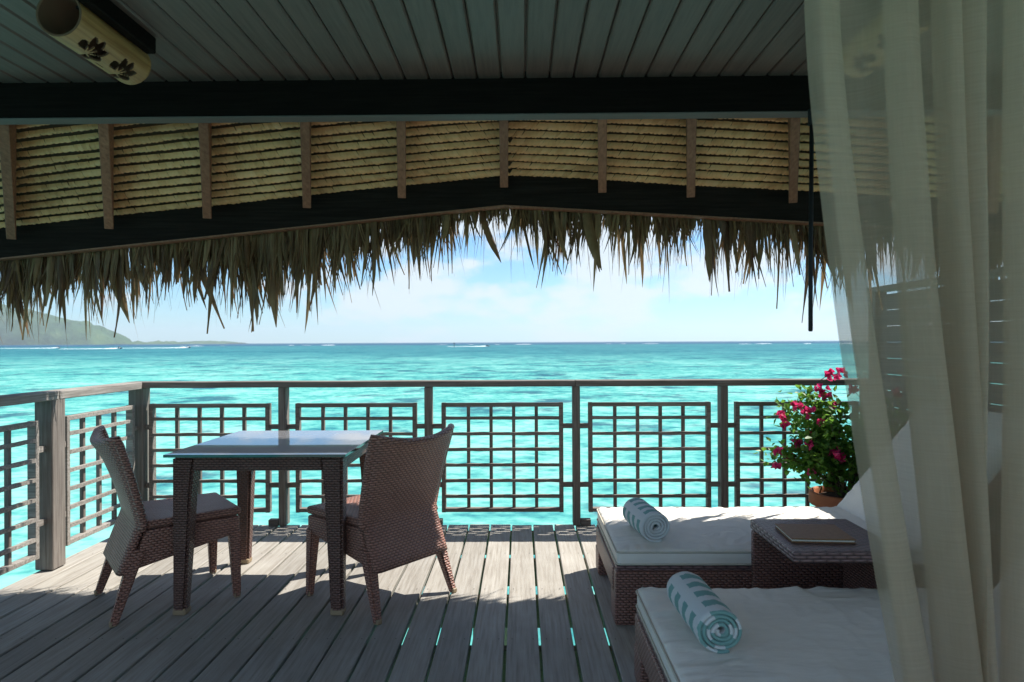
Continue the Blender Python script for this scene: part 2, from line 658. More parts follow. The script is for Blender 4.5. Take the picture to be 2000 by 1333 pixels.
m.l(bp.outputs[0], gl.inputs['Normal'])
fr = m.n('Fresnel', IOR=1.33)
m.l(bp.outputs[0], fr.inputs['Normal'])
mx = m.n('MixShader')
m.l(m.math('MINIMUM', m.math('MULTIPLY', fr.outputs[0], 0.6), 0.09), mx.inputs[0])
m.l(df.outputs[0], mx.inputs[1])
m.l(gl.outputs[0], mx.inputs[2])
m.l(mx.outputs[0], m.o.inputs[0])
M['sea'] = m.m

m = Mat('forest_hill')
k = m.noise(m.coords('Object'), 0.010, 8, 0.65)
m.base(m.ramp(k, [(0.3, (0.025, 0.06, 0.025)), (0.55, (0.05, 0.10, 0.035)), (0.75, (0.10, 0.14, 0.05))]))
m.rough(0.95)
m.b.inputs['Specular IOR Level'].default_value = 0.1
m.bump(k, 1.0, 25)
M['hill'] = m.m

# ------------------------------------------------------------------ sea and land
b = MB()
b.add([(-9000, -3000, 0), (9000, -3000, 0), (9000, 10000, 0), (-9000, 10000, 0)], [(0, 1, 2, 3)])
sea = b.build('sea', M['sea'])
sea.location.z = SEA
tag(sea, 'turquoise lagoon with dark coral patches reaching to the horizon', 'sea', kind='structure')


def hill(name, x0, x1, D, prof, depth, label, seed, amp):
    """ridge between photo columns x0..x1 at distance D; prof(t) = height in metres"""
    X0 = (x0 - 1017) / 1333 * D
    X1 = (x1 - 1017) / 1333 * D
    nu, nv = 90, 26

    def fn(u, v):
        x = X0 + (X1 - X0) * u
        h = prof(u) * math.sin(math.pi * v) ** 0.75
        q = Vector((x * 0.012, v * depth * 0.012, seed))
        h += amp * noise.fractal(q * 2.2, 1.0, 2.0, 5) * min(1, h / (amp * 1.5 + 1e-6))
        h += amp * 0.35 * noise.noise(q * 11) * min(1, h / (amp + 1e-6))
        return (x, D + depth * (v - 0.5), SEA - 2 + max(0, h + 2))
    o = MB().grid(fn, nu, nv).build(name, M['hill'], smooth=True)
    return tag(o, label, kind='structure')


def prof_main(u):
    d = 494 * (1 - u)        # falls to the right, steep at the end
    return 2 + 54 * (1 - math.exp(-d / 14.0)) + 0.44 * d * (0.95 + 0.05 * math.sin(u * 31)) * (1 if d < 330 else 330 / d)


hill('hill', -260, 226, 2600, prof_main, 300, 'steep forested headland behind the fringe at far left', 1.3, 11)
hill('low_island', 222, 345, 2900, lambda u: (9 + 3 * math.sin(u * 23)) * min(1, u * 8, (1 - u) * 6 + .1), 200,
     'low tree covered shore right of the headland', 4.1, 7)
hill('far_island', 338, 462, 3400, lambda u: 15 * math.sin(math.pi * min(1, max(0, u * .92 + .04))) ** 0.55, 300,
     'flat wooded island on the horizon', 8.7, 3)

# reef surf: broken low foam ridges far out
b = MB()
for (xa, xb, D) in ((338, 470, 760), (560, 640, 820), (850, 1050, 790), (1180, 1300, 830), (1440, 1660, 640)):
    x = (xa - 1017) / 1333 * D
    xe = (xb - 1017) / 1333 * D
    while x < xe:
        ln = random.uniform(4, 22)
        h = random.uniform(0.10, 0.38)
        d = D + random.uniform(-25, 25)
        n = 6
        vv = []
        for i in range(n + 1):
            s_ = i / n
            k = math.sin(math.pi * s_) ** 0.6 * h * random.uniform(.7, 1.1) + 0.01
            vv += [(x + ln * s_, d - 1.6 * k - .3, SEA + 0.01), (x + ln * s_, d, SEA + k), (x + ln * s_, d + 2 * k + .3, SEA + 0.01)]
        ff = []
        for i in range(n):
            for j in range(2):
                ff.append((i * 3 + j, i * 3 + 3 + j, i * 3 + 4 + j, i * 3 + 1 + j))
        b.add(vv, ff)
        x += ln + random.uniform(2, 26)
o = b.build('reef_surf', M['foam'], smooth=True)
tag(o, 'thin white line of surf breaking along the reef', kind='stuff')

# ------------------------------------------------------------------ deck
DECK_Y0, DECK_Y1 = -3.4, 4.735  # stretch behind the camera added, unroofed, to bounce sunlight into the shade
PW = 0.1463
deck = empty('deck')
tag(deck, 'weathered grey plank deck over the water', kind='structure')
pm = []
for vi in range(6):
    Ln = DECK_Y1 - DECK_Y0
    W = PW - 0.0125
    b = MB()
    ny = 60
    rr = random.Random(vi)
    ph = rr.uniform(0, 9)

    def ring(y):
        wob = 0.0012 * noise.noise(Vector((y * 1.7, ph, 0)))
        zz = 0.0016 * noise.noise(Vector((y * 0.9, ph, 5)))
        cup = 0.0012
        e = 0.003
        return [(-W / 2 + wob, y, -0.030), (W / 2 + wob, y, -0.030), (W / 2 + wob, y, -e + zz), (W / 2 - e + wob, y, zz),
                (0, y, zz - cup), (-W / 2 + e + wob, y, zz), (-W / 2 + wob, y, -e + zz)]
    ys = [DECK_Y0 + Ln * i / ny for i in range(ny + 1)]
    vv = [q for y in ys for q in ring(y)]
    ff = []
    for i in range(ny):
        for k in range(7):
            k2 = (k + 1) % 7
            ff.append((i * 7 + k, i * 7 + k2, i * 7 + 7 + k2, i * 7 + 7 + k))
    ff.append(tuple(range(7))[::-1])
    ff.append(tuple(ny * 7 + k for k in range(7)))
    b.add(vv, ff)
    pm.append(b.mesh('plank', M['deck']))
X_FIRST = -0.0708 + 0.5 * PW     # plank between the gaps read at 997 and 1037
i0 = int(math.ceil((-2.72 - X_FIRST) / PW))
i1 = int((3.3 - X_FIRST) / PW)
plank_x = [X_FIRST + PW * i for i in range(i0, i1 + 1)]
for i, x in enumerate(plank_x):
    o = link('plank', pm[i % 6], deck, (x + random.uniform(-.001, .001), random.uniform(-.012, .006), random.uniform(-.0015, .0015)))
JOISTS = [4.66, 4.06, 3.47, 2.88, 2.29, 1.70, 1.1, 0.5, -0.1, -0.8, -1.5, -2.3, -3.1]
for y in JOISTS:
    MB().box((0.3, y + 0.025, -0.112), (6.05, 0.05, 0.155)).build('joist', M['joist'], deck, 0.004)
MB().box((-2.735, 0.65, -0.10), (0.028, 8.1, 0.14)).build('edge_board', M['joist'], deck, 0.004)
b = MB()
for x in plank_x:
    for y in JOISTS[:7]:
        for dx in (-0.045, 0.045):
            b.add([(x + dx + 0.0035 * math.cos(a * math.pi / 3), y + 0.025 + random.uniform(-.008, .008) * 0 + 0.0035 * math.sin(a * math.pi / 3), 0.0022) for a in range(6)],
                  [(0, 1, 2, 3, 4, 5)])
o = b.build('screw_head', M['nail'], deck, uv=False)
o['kind'] = 'stuff'
for x in (-2.4, -0.2, 1.9):
    for y in (4.3, 1.6, -1.2):
        MB().tube([(x, y, -4.0), (x, y, -0.16)], 0.11, 14).build('piling', M['joist'], deck, smooth=False)

# ------------------------------------------------------------------ railings
RAILZ = 1.0
RY = 4.735   # line of the back railing (panel plane)


def lattice_mesh(Wd, x_mat, z_mat):
    """a panel in local x (width) / z (height), slats in front (-y), uprights behind"""
    Z0, Z1 = 0.088, 0.845
    fr = MB()
    t = 0.028
    fr.span((0, -0.02, Z0), (t, 0.028, Z1)).span((Wd - t, -0.02, Z0), (Wd, 0.028, Z1))
    fr.span((t - .002, -0.018, Z1 - t), (Wd - t + .002, 0.026, Z1 - 0.002)).span((t - .002, -0.018, Z0 + 0.002), (Wd - t + .002, 0.026, Z0 + t))
    hs = []
    for k in range(1, 7):
        z = Z0 + (Z1 - Z0) * (k + 0.02) / 7.0
        hs.append(z)
    us = [t + (Wd - 2 * t) * (k) / 5.0 for k in range(1, 5)]
    return fr.mesh('lattice_panel', x_mat, 0.002), hs, us, Z0, Z1


def slat_mesh(Wd, mat, seed):
    rr = random.Random(seed)
    n = 10
    vv = []
    ff = []
    for i in range(n + 1):
        x = 0.026 + (Wd - 0.052) * i / n
        z = rr.uniform(-.0012, .0012)
        h = 0.0105 + rr.uniform(-.0012, .0012)
        vv += [(x, -0.021, z - h), (x, 0.0, z - h), (x, 0.0, z + h), (x, -0.021, z + h)]
    for i in range(n):
        for k in range(4):
            k2 = (k + 1) % 4
            ff.append((i * 4 + k, i * 4 + k2, i * 4 + 4 + k2, i * 4 + 4 + k))
    ff += [(3, 2, 1, 0), (n * 4, n * 4 + 1, n * 4 + 2, n * 4 + 3)]
    return MB().add(vv, ff).mesh('slat', mat)


def put_panel(root, loc, rz, me, sl, up, hs, us):
    p = link('lattice_panel', me, root, loc, (0, 0, rz))
    for k, z in enumerate(hs):
        link('slat', sl[k % len(sl)], p, (0, 0, z))
    for k, x in enumerate(us):
        link('upright', up, p, (x, 0, 0))
    return p


def upright_mesh(Z0, Z1, mat):
    return MB().span((-0.0115, 0.0005, Z0 + 0.027), (0.0115, 0.0245, Z1 - 0.027)).mesh('upright', mat, 0.0015)


PXS = [-2.665, -1.65, -0.640, 0.380, 1.392, 2.405]
back = empty('deck_railing', (0, 0, 0))
tag(back, 'weathered wooden railing with five lattice panels along the far deck edge', 'railing', 'deck railings')
for i, x in enumerate(PXS):
    big = i in (0, 5)
    wd = 0.10 if big else 0.05
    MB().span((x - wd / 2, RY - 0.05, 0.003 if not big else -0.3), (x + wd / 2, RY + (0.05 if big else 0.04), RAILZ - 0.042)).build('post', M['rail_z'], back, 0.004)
# handrail in three lengths
for (xa, xb) in ((-2.72, 0.372), (0.376, 2.47)):
    n = 24
    vv = []
    ff = []
    for k in range(n + 1):
        x = xa + (xb - xa) * k / n
        d = 0.0018 * noise.noise(Vector((x * 2, 3, 0)))
        vv += [(x, RY - 0.058, RAILZ - 0.0415 + d), (x, RY + 0.052, RAILZ - 0.0415 + d), (x, RY + 0.052, RAILZ - .003 + d), (x, RY + .048, RAILZ + d), (x, RY - .054, RAILZ + d), (x, RY - 0.058, RAILZ - .004 + d)]
    for k in range(n):
        for j in range(6):
            j2 = (j + 1) % 6
            ff.append((k * 6 + j, k * 6 + 6 + j, k * 6 + 6 + j2, k * 6 + j2))
    ff += [tuple(range(6)), tuple(n * 6 + j for j in range(6))[::-1]]
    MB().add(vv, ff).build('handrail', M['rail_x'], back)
PW_ = 0.842
pme, hs, us, Z0, Z1 = lattice_mesh(PW_, M['rail_x'], M['rail_z'])
sls = [slat_mesh(PW_, M['rail_x'], s_) for s_ in range(5)]
upm = upright_mesh(Z0, Z1, M['rail_z'])
for i in range(5):
    xa = (PXS[i] + PXS[i + 1]) / 2 - PW_ / 2
    if i == 0: xa = -2.595 + 0.005
    put_panel(back, (xa, RY, 0), 0, pme, sls, upm, hs, us)
    for z in (0.683, 0.277):
        MB().span((PXS[i] + (0.05 if i == 0 else .025) - .004, RY - 0.014, z - 0.016), (xa + .004, RY + 0.014, z + 0.016)).build('peg', M['rail_x'], back)
        MB().span((xa + PW_ - .004, RY - 0.014, z - 0.016), (PXS[i + 1] - (0.05 if i == 4 else .025) + .004, RY + 0.014, z + 0.016)).build('peg', M['rail_x'], back)
for x, sd in ((-1.65, -1), (-0.64, 1), (0.38, 1), (1.392, 1)):
    c = x + sd * 0.062
    MB().span((c - 0.034, RY - 0.05, 0.003), (c + 0.034, RY - 0.002, 0.046)).build('foot_block', M['rail_x'], back, 0.003)

left = empty('deck_railing', (-2.665, 0, 0))
tag(left, 'sunlit wooden railing running toward the viewer along the left deck edge', 'railing', 'deck railings')
LPY = [3.83, 2.90, 1.97]
for y in LPY:
    MB().span((-0.052, y - 0.055, 0.003), (0.052, y + 0.055, RAILZ - 0.043)).build('post', M['rail_z'], left, 0.005)
for (ya, yb) in ((3.832, RY - 0.0595), (2.0, 3.828)):
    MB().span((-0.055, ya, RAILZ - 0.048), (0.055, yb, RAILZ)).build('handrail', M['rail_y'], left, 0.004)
PL = 0.70
pme2, hs2, us2, _, _ = lattice_mesh(PL, M['rail_y'], M['rail_z'])
us2 = [0.028 + (PL - .056) * k / 4 for k in range(1, 4)]
sl2 = [slat_mesh(PL, M['rail_y'], 20 + s_) for s_ in range(5)]
for ya in (3.83 + 0.115, 2.90 + 0.115, 1.97 + 0.115):
    # local x runs along +Y, slats (local -y) face the deck (+X)
    put_panel(left, (0, ya, 0), R(90), pme2, sl2, upm, hs2, us2)
    for z in (0.683, 0.277):
        MB().span((-0.014, ya - 0.062, z - 0.016), (0.014, ya + 0.004, z + 0.016)).build('peg', M['rail_y'], left)
        MB().span((-0.014, ya + PL - 0.004, z - 0.016), (0.014, ya + PL + 0.062, z + 0.016)).build('peg', M['rail_y'], left)

# ------------------------------------------------------------------ ceiling, cut short at the back to let sun onto the rear deck
CZ = 2.47
ceil = MB().span((-3.4, 0.55, CZ + 0.034), (3.7, 3.19, CZ + 0.14)).build('ceiling', M['wall'])
tag(ceil, 'grey painted board ceiling above the deck', kind='structure')
BW = 0.11
bx0 = (971 - 1017) / 60.8 * BW
bme = []
b = MB()
W = BW - 0.0045
e = 0.007
sec = [(-W / 2, 0.03), (-W / 2, e), (-W / 2 + e, 0), (W / 2 - e, 0), (W / 2, e), (W / 2, 0.03)]
b.add([(p, y, q) for y in (0.55, 3.118) for p, q in sec],
      [tuple(range(6)), tuple(range(6, 12))[::-1]] + [(k, k + 6, (k + 1) % 6 + 6, (k + 1) % 6) for k in range(6)])
bm_ = b.mesh('board', M['ceiling'])
i = int(-3.35 / BW)
while bx0 + BW * (i + 0.5) < 3.65:
    link('board', bm_, ceil, (bx0 + BW * (i + 0.5), 0, CZ))
    i += 1

# ------------------------------------------------------------------ roof: header, rafters, eave beam, thatch, fringe
roof = empty('thatched_roof', (0, 3.2, 2.3))
roof_inv = Matrix.Translation((0, -3.2, -2.3))


def rb(mb, name, mat, **k):
    mb.v = [tuple(Vector(p) - Vector((0, 3.2, 2.3))) for p in mb.v]
    return mb.build(name, mat, roof, **k)


tag(roof, 'palm thatch roof with rafters, dark beams and a ragged hanging leaf fringe', 'roof')
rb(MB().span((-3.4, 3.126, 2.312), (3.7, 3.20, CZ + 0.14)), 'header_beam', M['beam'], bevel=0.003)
rb(MB().span((-3.4, 3.123, 2.305), (3.7, 3.203, 2.311)), 'header_lit_face', M['lit_face'], bevel=0.002)
APX = -0.09


def zb(X):
    return 2.041 - (0.098 if X < APX else 0.062) * abs(X - APX)


EY = 3.86
for xa, xb in ((-3.6, APX), (APX, 3.8)):
    za, zc = zb(xa), zb(xb)
    H = 0.172
    rb(MB().hexa([(xa, EY, za), (xb, EY, zc), (xb, EY + .06, zc), (xa, EY + .06, za)],
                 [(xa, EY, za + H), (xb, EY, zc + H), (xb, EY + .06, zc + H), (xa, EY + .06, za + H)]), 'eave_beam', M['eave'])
    rb(MB().hexa([(xa, EY - .006, za - .009), (xb, EY - .006, zc - .009), (xb, EY + .064, zc - .009), (xa, EY + .064, za - .009)],
                 [(xa, EY - .006, za - .001), (xb, EY - .006, zc - .001), (xb, EY + .064, zc - .001), (xa, EY + .064, za - .001)]), 'eave_lit_face', M['rafter'])  # paler strip stands for the lit underside of the beam
ZT, YT = 2.475, 3.25


def sdir(X):
    p = Vector((X, EY, zb(X) + 0.172))
    q = Vector((X * YT / EY, YT, ZT))
    return p, (q - p).normalized()


def S(X, o):
    p, d = sdir(X)
    return p + d * o


def snorm(X):
    a = S(X + .05, .3) - S(X - .05, .3)
    n = a.cross(sdir(X)[1]).normalized()
    return n if n.z < 0 else -n     # pointing down, into the deck


for X in (-3.47, -2.905, -2.343, -1.78, -1.21, -0.67, -0.09, 0.465, 0.963, 1.536, 2.1, 2.65, 3.2):
    p, d = sdir(X)
    side = Vector((0, 0, 1)).cross(d).normalized() * 0.0225
    n = snorm(X)
    a = p + d * ((EY - 3.80) / abs(d.y))
    z = p + d * ((EY - 3.225) / abs(d.y))
    dep = 0.105
    dn = Vector((0, 0, -dep / max(.6, abs(n.z))))
    dn2 = n * dep
    lo = [a + dn - side, a + dn + side, z + dn2 + side, z + dn2 - side]
    hi = [a - side, a + side, z + side, z - side]
    # origin at the lower end so that the grain follows the rafter
    mb = MB().hexa(lo, hi)
    rb(mb, 'rafter', M['rafter'], bevel=0.002)

# thatch courses seen from below: each is one row of folded leaf
SP = 0.064
for k in range(0, 15):
    b = MB()
    X = -3.5
    rr = random.Random(100 + k)
    while X < 3.7:
        wd = rr.uniform(0.014, 0.040)
        lo = k * SP + rr.uniform(-.0015, .0015) + 0.003 * noise.noise(Vector((X * 26, k * 3.3, 0))) + 0.010 * noise.noise(Vector((X * 1.5, k, 0)))
        hi = (k + 1) * SP - 0.030 + rr.uniform(-.001, .001) + 0.010 * noise.noise(Vector((X * 1.5, k + 1, 0)))
        sh = 0.02 * math.copysign(1, X - APX) + rr.uniform(-.004, .004)
        nrm = snorm(X)
        pr = rr.uniform(-.002, .002)
        cols = []
        for (cx, eo, prd) in ((0.0, .004, -.001), (0.25, .001, .0005), (0.5, 0.0, .001), (0.75, .001, .0005), (1.02, .004, -.001)):
            x = X + wd * cx
            st = [S(x - sh, lo + eo) - nrm * 0.012,
                  S(x - sh * .5, lo + eo + .008) + nrm * (0.010 + prd + pr),
                  S(x, (lo + hi) / 2) + nrm * (0.007 + prd + pr),
                  S(x + sh * .5, hi - .006) + nrm * (0.000 + prd + pr),
                  S(x + sh, hi) - nrm * 0.014]
            cols.append(st)
        vv = [q for c_ in cols for q in c_]
        ff = []
        for i in range(4):
            for j in range(4):
                ff.append((i * 5 + j, i * 5 + j + 1, i * 5 + 6 + j, i * 5 + 5 + j))
        b.add(vv, ff)
        X += wd
    rb(b, 'thatch_course', M['thatch'], smooth=True)
# dark layer behind the courses, its colour stands for shade in the gaps
rb(MB().grid(lambda u, v: S(-3.5 + 7.2 * u, -0.06 + 1.0 * v) - snorm(-3.5 + 7.2 * u) * 0.034, 80, 12), 'shade_lining', M['thatch_dark'])


# outer cover, thick, keeps its full width up the slope
def cov(u, v, off):
    X = -3.6 + 7.4 * u
    Y = 4.06 - v * 3.4
    zl = zb(X) + 0.172
    sl = (ZT - zl) / (EY - YT)
    z = zl + sl * (EY - Y) if Y > YT else ZT + 0.36 * (YT - Y)
    z += off + 0.012 * noise.noise(Vector((X * 6, Y * 6, 1)))
    return (X, Y, z)


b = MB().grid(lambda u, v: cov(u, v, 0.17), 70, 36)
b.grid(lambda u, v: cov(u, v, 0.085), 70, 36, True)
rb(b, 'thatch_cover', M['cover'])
b = MB()
b.add([(-3.6, 0.66, CZ + 0.145), (3.8, 0.66, CZ + 0.145), (3.8, 0.66, 3.50), (-3.6, 0.66, 3.50)], [(0, 1, 2, 3)])
rb(b, 'gable_board', M['wall'])


# hanging fringe
def frond_pts(seed, wd, ln, split=True):
    """a leaf hanging from the origin: one strap that splits into narrow torn blades, curled and creased"""
    rr = random.Random(seed)
    n = 9
    bend = rr.uniform(-.10, .14)
    sway = rr.uniform(-.07, .07)
    twist = rr.uniform(-.9, .9)
    nb = (rr.choice((1, 2, 2, 3)) if split else 1)
    vv = []
    ff = []
    for k in range(nb):
        off = (k - (nb - 1) / 2) / nb
        L_ = ln * (rr.uniform(.62, 1.0) if nb > 1 else 1.0)
        sp = rr.uniform(.35, .7)
        div = off * rr.uniform(.3, 1.6) + rr.uniform(-.25, .25)
        pw = rr.uniform(1.6, 4.5)
        endw = rr.choice((.03, .06, .25))
        curl = rr.uniform(-.5, .5)
        base = len(vv)
        bw = wd / nb * 1.08
        for i in range(n + 1):
            t = i / n
            w_ = bw * max(endw, 1 - t ** pw) * (0.75 + .25 * min(1, t * 4)) * (1 + rr.uniform(-.14, .14))
            ap = max(0, t - sp)
            cx = off * wd + div * wd * ap * 2.2 + sway * t * t * .4
            cy = -bend * t * t * ln + curl * wd * ap * ap * 4
            a = twist * t * t + curl * ap
            for s_, cr in ((-1, .2), (-.05, -.14), (1, .2)):
                lx = s_ * w_ / 2
                ly = cr * w_
                vv.append((cx + lx * math.cos(a) - ly * math.sin(a), cy + lx * math.sin(a) + ly * math.cos(a), -t * L_))
        for i in range(n):
            for j in range(2):
                q = base + i * 3 + j
                ff.append((q, q + 1, q + 4, q + 3))
    return vv, ff


def tip_z(X):
    """mean height of the fringe tips"""
    return zb(X) - 0.43 + 0.08 * math.exp(-((X + .38) / .42) ** 2) - 0.10 * min(1, max(0, -X - .3) / 2.4) - 0.05 * noise.noise(Vector((X * 1.9, 2.2, 0))) - 0.05 * noise.noise(Vector((X * 5.5, 7.2, 0)))


def clump(X):
    """-1 .. 1: where the fringe hangs thick and long or thin and short"""
    return 0.75 * noise.noise(Vector((X * 3.1, 4.4, 0))) + 0.6 * noise.noise(Vector((X * 9.5, 1.4, 0)))


rr = random.Random(42)
variants = []
for s_ in range(26):
    ln = rr.uniform(0.42, 0.62)
    wd = rr.uniform(0.030, 0.066)
    pts, ff = frond_pts(s_, wd, ln)
    me = MB().add(pts, ff).mesh('palm_leaf', M['frond'], smooth=True)
    variants.append((me, ln))
NL = 290
n_ = 0
while n_ < NL:
    X = -3.3 + 6.8 * rr.random()
    cl = clump(X)
    if rr.random() > (0.62 if X > -.6 else 0.85) + 0.6 * cl - 0.3 * math.exp(-((X + .38) / .42) ** 2): continue
    n_ += 1
    me, ln = variants[rr.randrange(len(variants))]
    top = zb(X) + rr.uniform(0.06, 0.13)
    want = (top - tip_z(X)) * min(1.28, rr.triangular(0.45, 1.25, 0.95) * (1 + .22 * cl))
    want = min(want, top - 1.26 - .06 * rr.random())
    y = 3.932 + rr.random() * 0.07
    link('palm_leaf', me, roof, (X, y - 3.2, top - 2.3), (R(rr.uniform(-8, 9)), R(rr.gauss(0, 6.5)), R(rr.uniform(-75, 75))),
         (rr.uniform(.75, 1.2), rr.uniform(.8, 1.2), want / ln))
b = MB()
for i in range(3600):
    X = -3.4 + 7.0 * rr.random()
    cl = clump(X)
    kind = rr.random()
    top = zb(X) + rr.uniform(0.05, 0.14)
    full = top - tip_z(X)
    lean = 8
    if kind < 0.44:     # short broad upper layer that closes the top
        ln, wd = full * rr.uniform(.30, .52) * (1.0 if X > -.6 else 1.25) * (1 + .25 * cl), rr.uniform(.018, .045)
    elif kind < 0.70:
        if rr.random() > .62 + .6 * cl: continue
        ln, wd = full * rr.uniform(.5, 1.0) * (1 + .2 * cl), rr.uniform(.014, .040)
    elif kind < 0.78:   # frayed brown ends pointing anywhere
        ln, wd = rr.uniform(.04, .12), rr.uniform(.004, .014)
        if cl < .05: continue
        top = zb(X) + rr.uniform(-.15, -.01)
        lean = 38
    else:               # torn threads
        ln, wd = full * rr.triangular(.35, 1.15, .7) * (1 + .15 * cl), rr.uniform(.0016, .006)
        lean = 11
    pts, ff = frond_pts(1000 + i, wd, ln, wd > .012)
    mt = Matrix.Translation((X, 3.93 + rr.random() * .08, top)) @ Matrix.Rotation(R(rr.uniform(-lean, lean)), 4, 'Y') @ \
        Matrix.Rotation(R(rr.uniform(-9, 10)), 4, 'X') @ Matrix.Rotation(R(rr.uniform(-75, 75)), 4, 'Z')
    b.add([mt @ Vector(p) for p in pts], ff)
o = rb(b, 'leaf_fringe', M['frond'], smooth=True, uv=False)
o['kind'] = 'stuff'

# ------------------------------------------------------------------ slatted side screen
scr = empty('slatted_screen', (2.40, 4.62, 0))
tag(scr, 'tall dark slatted privacy screen at the right deck edge behind the curtain', 'screen')


def sb(a, c, name, mat, bev=0.003):
    mb = MB().span(a, c)
    mb.v = [tuple(Vector(p) - Vector((2.40, 4.62, 0))) for p in mb.v]
    return mb.build(name, mat, scr, bev)


for y in (4.62, 3.62, 2.62, 1.62):
    sb((2.36, y - .045, 0.004), (2.44, y + .045, 1.585), 'post', M['rail_z'])
sb((2.37, 1.667, 0.006), (2.43, 4.574, 0.095), 'sun_stop_rail', M['rail_y'])  # added below the slats to stop sun leaking onto the deck
sb((2.35, 1.58, 1.586), (2.45, 4.67, 1.62), 'top_rail', M['rail_y'])
for y in (2.0, 2.31, 2.93, 3.31, 3.95, 4.28):
    sb((2.379, y - .015, 0.05), (2.390, y + .015, 1.585), 'batten', M['rail_z'], 0)
for k in range(14):
    z = 0.10 + k * 0.105
    for y in (3.62, 2.62, 1.62):
        mb = MB().box((0, y + 0.5 - 4.62, z + 0.05), (0.018, 0.908, 0.1), Matrix.Rotation(R(6), 3, 'Y'))
        mb.build('slat', M['screen'], scr)

# ------------------------------------------------------------------ bamboo lamps
def petals(s, a, cx, ca, rot):
    """inside one of the cut-out petals of a flower centred at (cx along axis, ca along arc)"""
    dx, da = s - cx, a - ca
    for k in range(6):
        an = rot + (k - 2.5) * R(37)
        ux, ua = math.cos(an), math.sin(an)
        p = dx * ux + da * ua
        q = -dx * ua + da * ux
        t = (p - 0.012) / 0.070
        if 0 < t < 1:
            wdt = 0.017 * math.sin(math.pi * t ** 1.5) ** 0.8
            if abs(q) < wdt: return True
    return False


def make_lamp():
    root = empty('bamboo_lamp', (0, 0, 0))
    Rr, Ln = 0.078, 0.43
    na, ns = 120, 150
    b = MB()
    for j in range(ns + 1):
        for i in range(na):
            an = 2 * math.pi * i / na
            s_ = j / ns
            r_ = Rr * (1 + 0.02 * math.exp(-((s_ - 0.97) / .02) ** 2))
            b.v.append((r_ * math.sin(an), s_ * Ln, -r_ * math.cos(an)))
    for j in range(ns):
        for i in range(na):
            an = 2 * math.pi * (i + .5) / na
            if an > math.pi: an -= 2 * math.pi
            a = an * Rr
            s_ = (j + .5) / ns * Ln
            if petals(s_, a, 0.125, 0.008, R(58)) or petals(s_, a, 0.305, 0.008, R(58)):
                continue
            if abs(a + 0.01) < .0035 and 0.215 < s_ < 0.262: continue
            i2 = (i + 1) % na
            b.f.append((j * na + i, (j + 1) * na + i, (j + 1) * na + i2, j * na + i2))
    t_ = b.build('bamboo_tube', M['bamboo'], root, smooth=True)
    t_.data.materials.append(M['bamboo_in'])
    sm = t_.modifiers.new('wall', 'SOLIDIFY')
    sm.thickness = 0.008
    sm.offset = -1
    sm.material_offset = 1
    sm.material_offset_rim = 1
    # added end plug that keeps the cut-outs dark, and mounting board
    MB().tube([(0, .395, 0), (0, .402, 0)], .0695, 40).build('dark_end_plug', M['bamboo_in'], root)
    MB().span((0.075, -0.02, 0.03), (0.115, 0.40, 0.094)).build('mounting_board', M['beam'], root, 0.004)
    MB().span((0.0, 0.09, 0.06), (0.09, 0.12, 0.094)).span((0.0, 0.30, 0.06), (0.09, 0.33, 0.094)).build('bracket', M['black'], root)
    return root


lamp = make_lamp()
lamp.location = (-1.545, 2.27, 2.375)
tag(lamp, 'bamboo tube ceiling lamp with flower cut-outs in plain view at upper left', 'lamp', 'bamboo ceiling lamps')
lamp2 = copy_tree(lamp)
lamp2.location = (1.33, 2.27, 2.375)
lamp2.scale = (-1, 1, 1)
tag(lamp2, 'bamboo tube ceiling lamp with flower cut-outs seen dimly through the curtain', 'lamp', 'bamboo ceiling lamps')

# ------------------------------------------------------------------ dining table
tb = empty('dining_table', (-1.2265, 3.55, 0))
tag(tb, 'square woven wicker table with a glossy glass top', 'table')
HW = 0.42
MB().box((0, 0, 0.7465), (HW * 2, HW * 2 + .02, 0.013)).build('glass_top', M['glass'], tb, 0.002)
b = MB()
for (x0, y0, x1, y1) in ((-HW - .0006, -HW - .0106, HW + .0006, -HW - .0095), (-HW - .0006, HW + .0095, HW + .0006, HW + .0106),
                         (-HW - .0008, -HW - .009, -HW + .0003, HW + .009), (HW - .0003, -HW - .009, HW + .0008, HW + .009)):
    b.span((x0, y0, 0.7405), (x1, y1, 0.7525))
b.build('glass_edge', M['glass_edge'], tb)
ins = 0.022
ap = HW - ins
for sx, sy in ((-1, -1), (1, -1), (1, 1), (-1, 1)):
    o_ = Vector((sx * ap, sy * ap, 0))

    def sq(wd, z):
        c = [(0, 0), (-sx * wd, 0), (-sx * wd, -sy * wd), (0, -sy * wd)]
        pts = [o_ + Vector((p, q, z)) for p, q in c]
        return pts if sx * sy > 0 else pts[::-1]
    mb = MB()
    zs = [(0.0, .058), (0.03, .06), (.30, .074), (.55, .086), (.66, .096), (.739, .11)]
    rings = [sq(wd, z) for z, wd in zs]
    vv = [p for r_ in rings for p in r_]
    ff = [(3, 2, 1, 0), tuple(20 + k for k in range(4))]
    for i in range(5):
        for k in range(4):
            ff.append((i * 4 + k, i * 4 + (k + 1) % 4, i * 4 + 4 + (k + 1) % 4, i * 4 + 4 + k))
    mb.add(vv, ff)
    lg = mb.build('leg', M['wicker_dark'], tb, 0.012, seg=2)
    q = o_ + Vector((-sx * .03, -sy * .03, 0))
    MB().span(q + Vector((-.031, -.031, .0)), q + Vector((.031, .031, .030))).build('foot', M['foot'], lg, 0.006)
for sgn in (-1, 1):
    MB().rbox((0, sgn * (ap - .028), .704), (2 * ap - .19, .052, .066), .012, (12, 1, 2)).build('apron', M['wicker_dark'], tb, smooth=True)
    MB().rbox((sgn * (ap - .028), 0, .704), (.052, 2 * ap - .19, .066), .012, (1, 12, 2)).build('apron', M['wicker_dark'], tb, smooth=True)


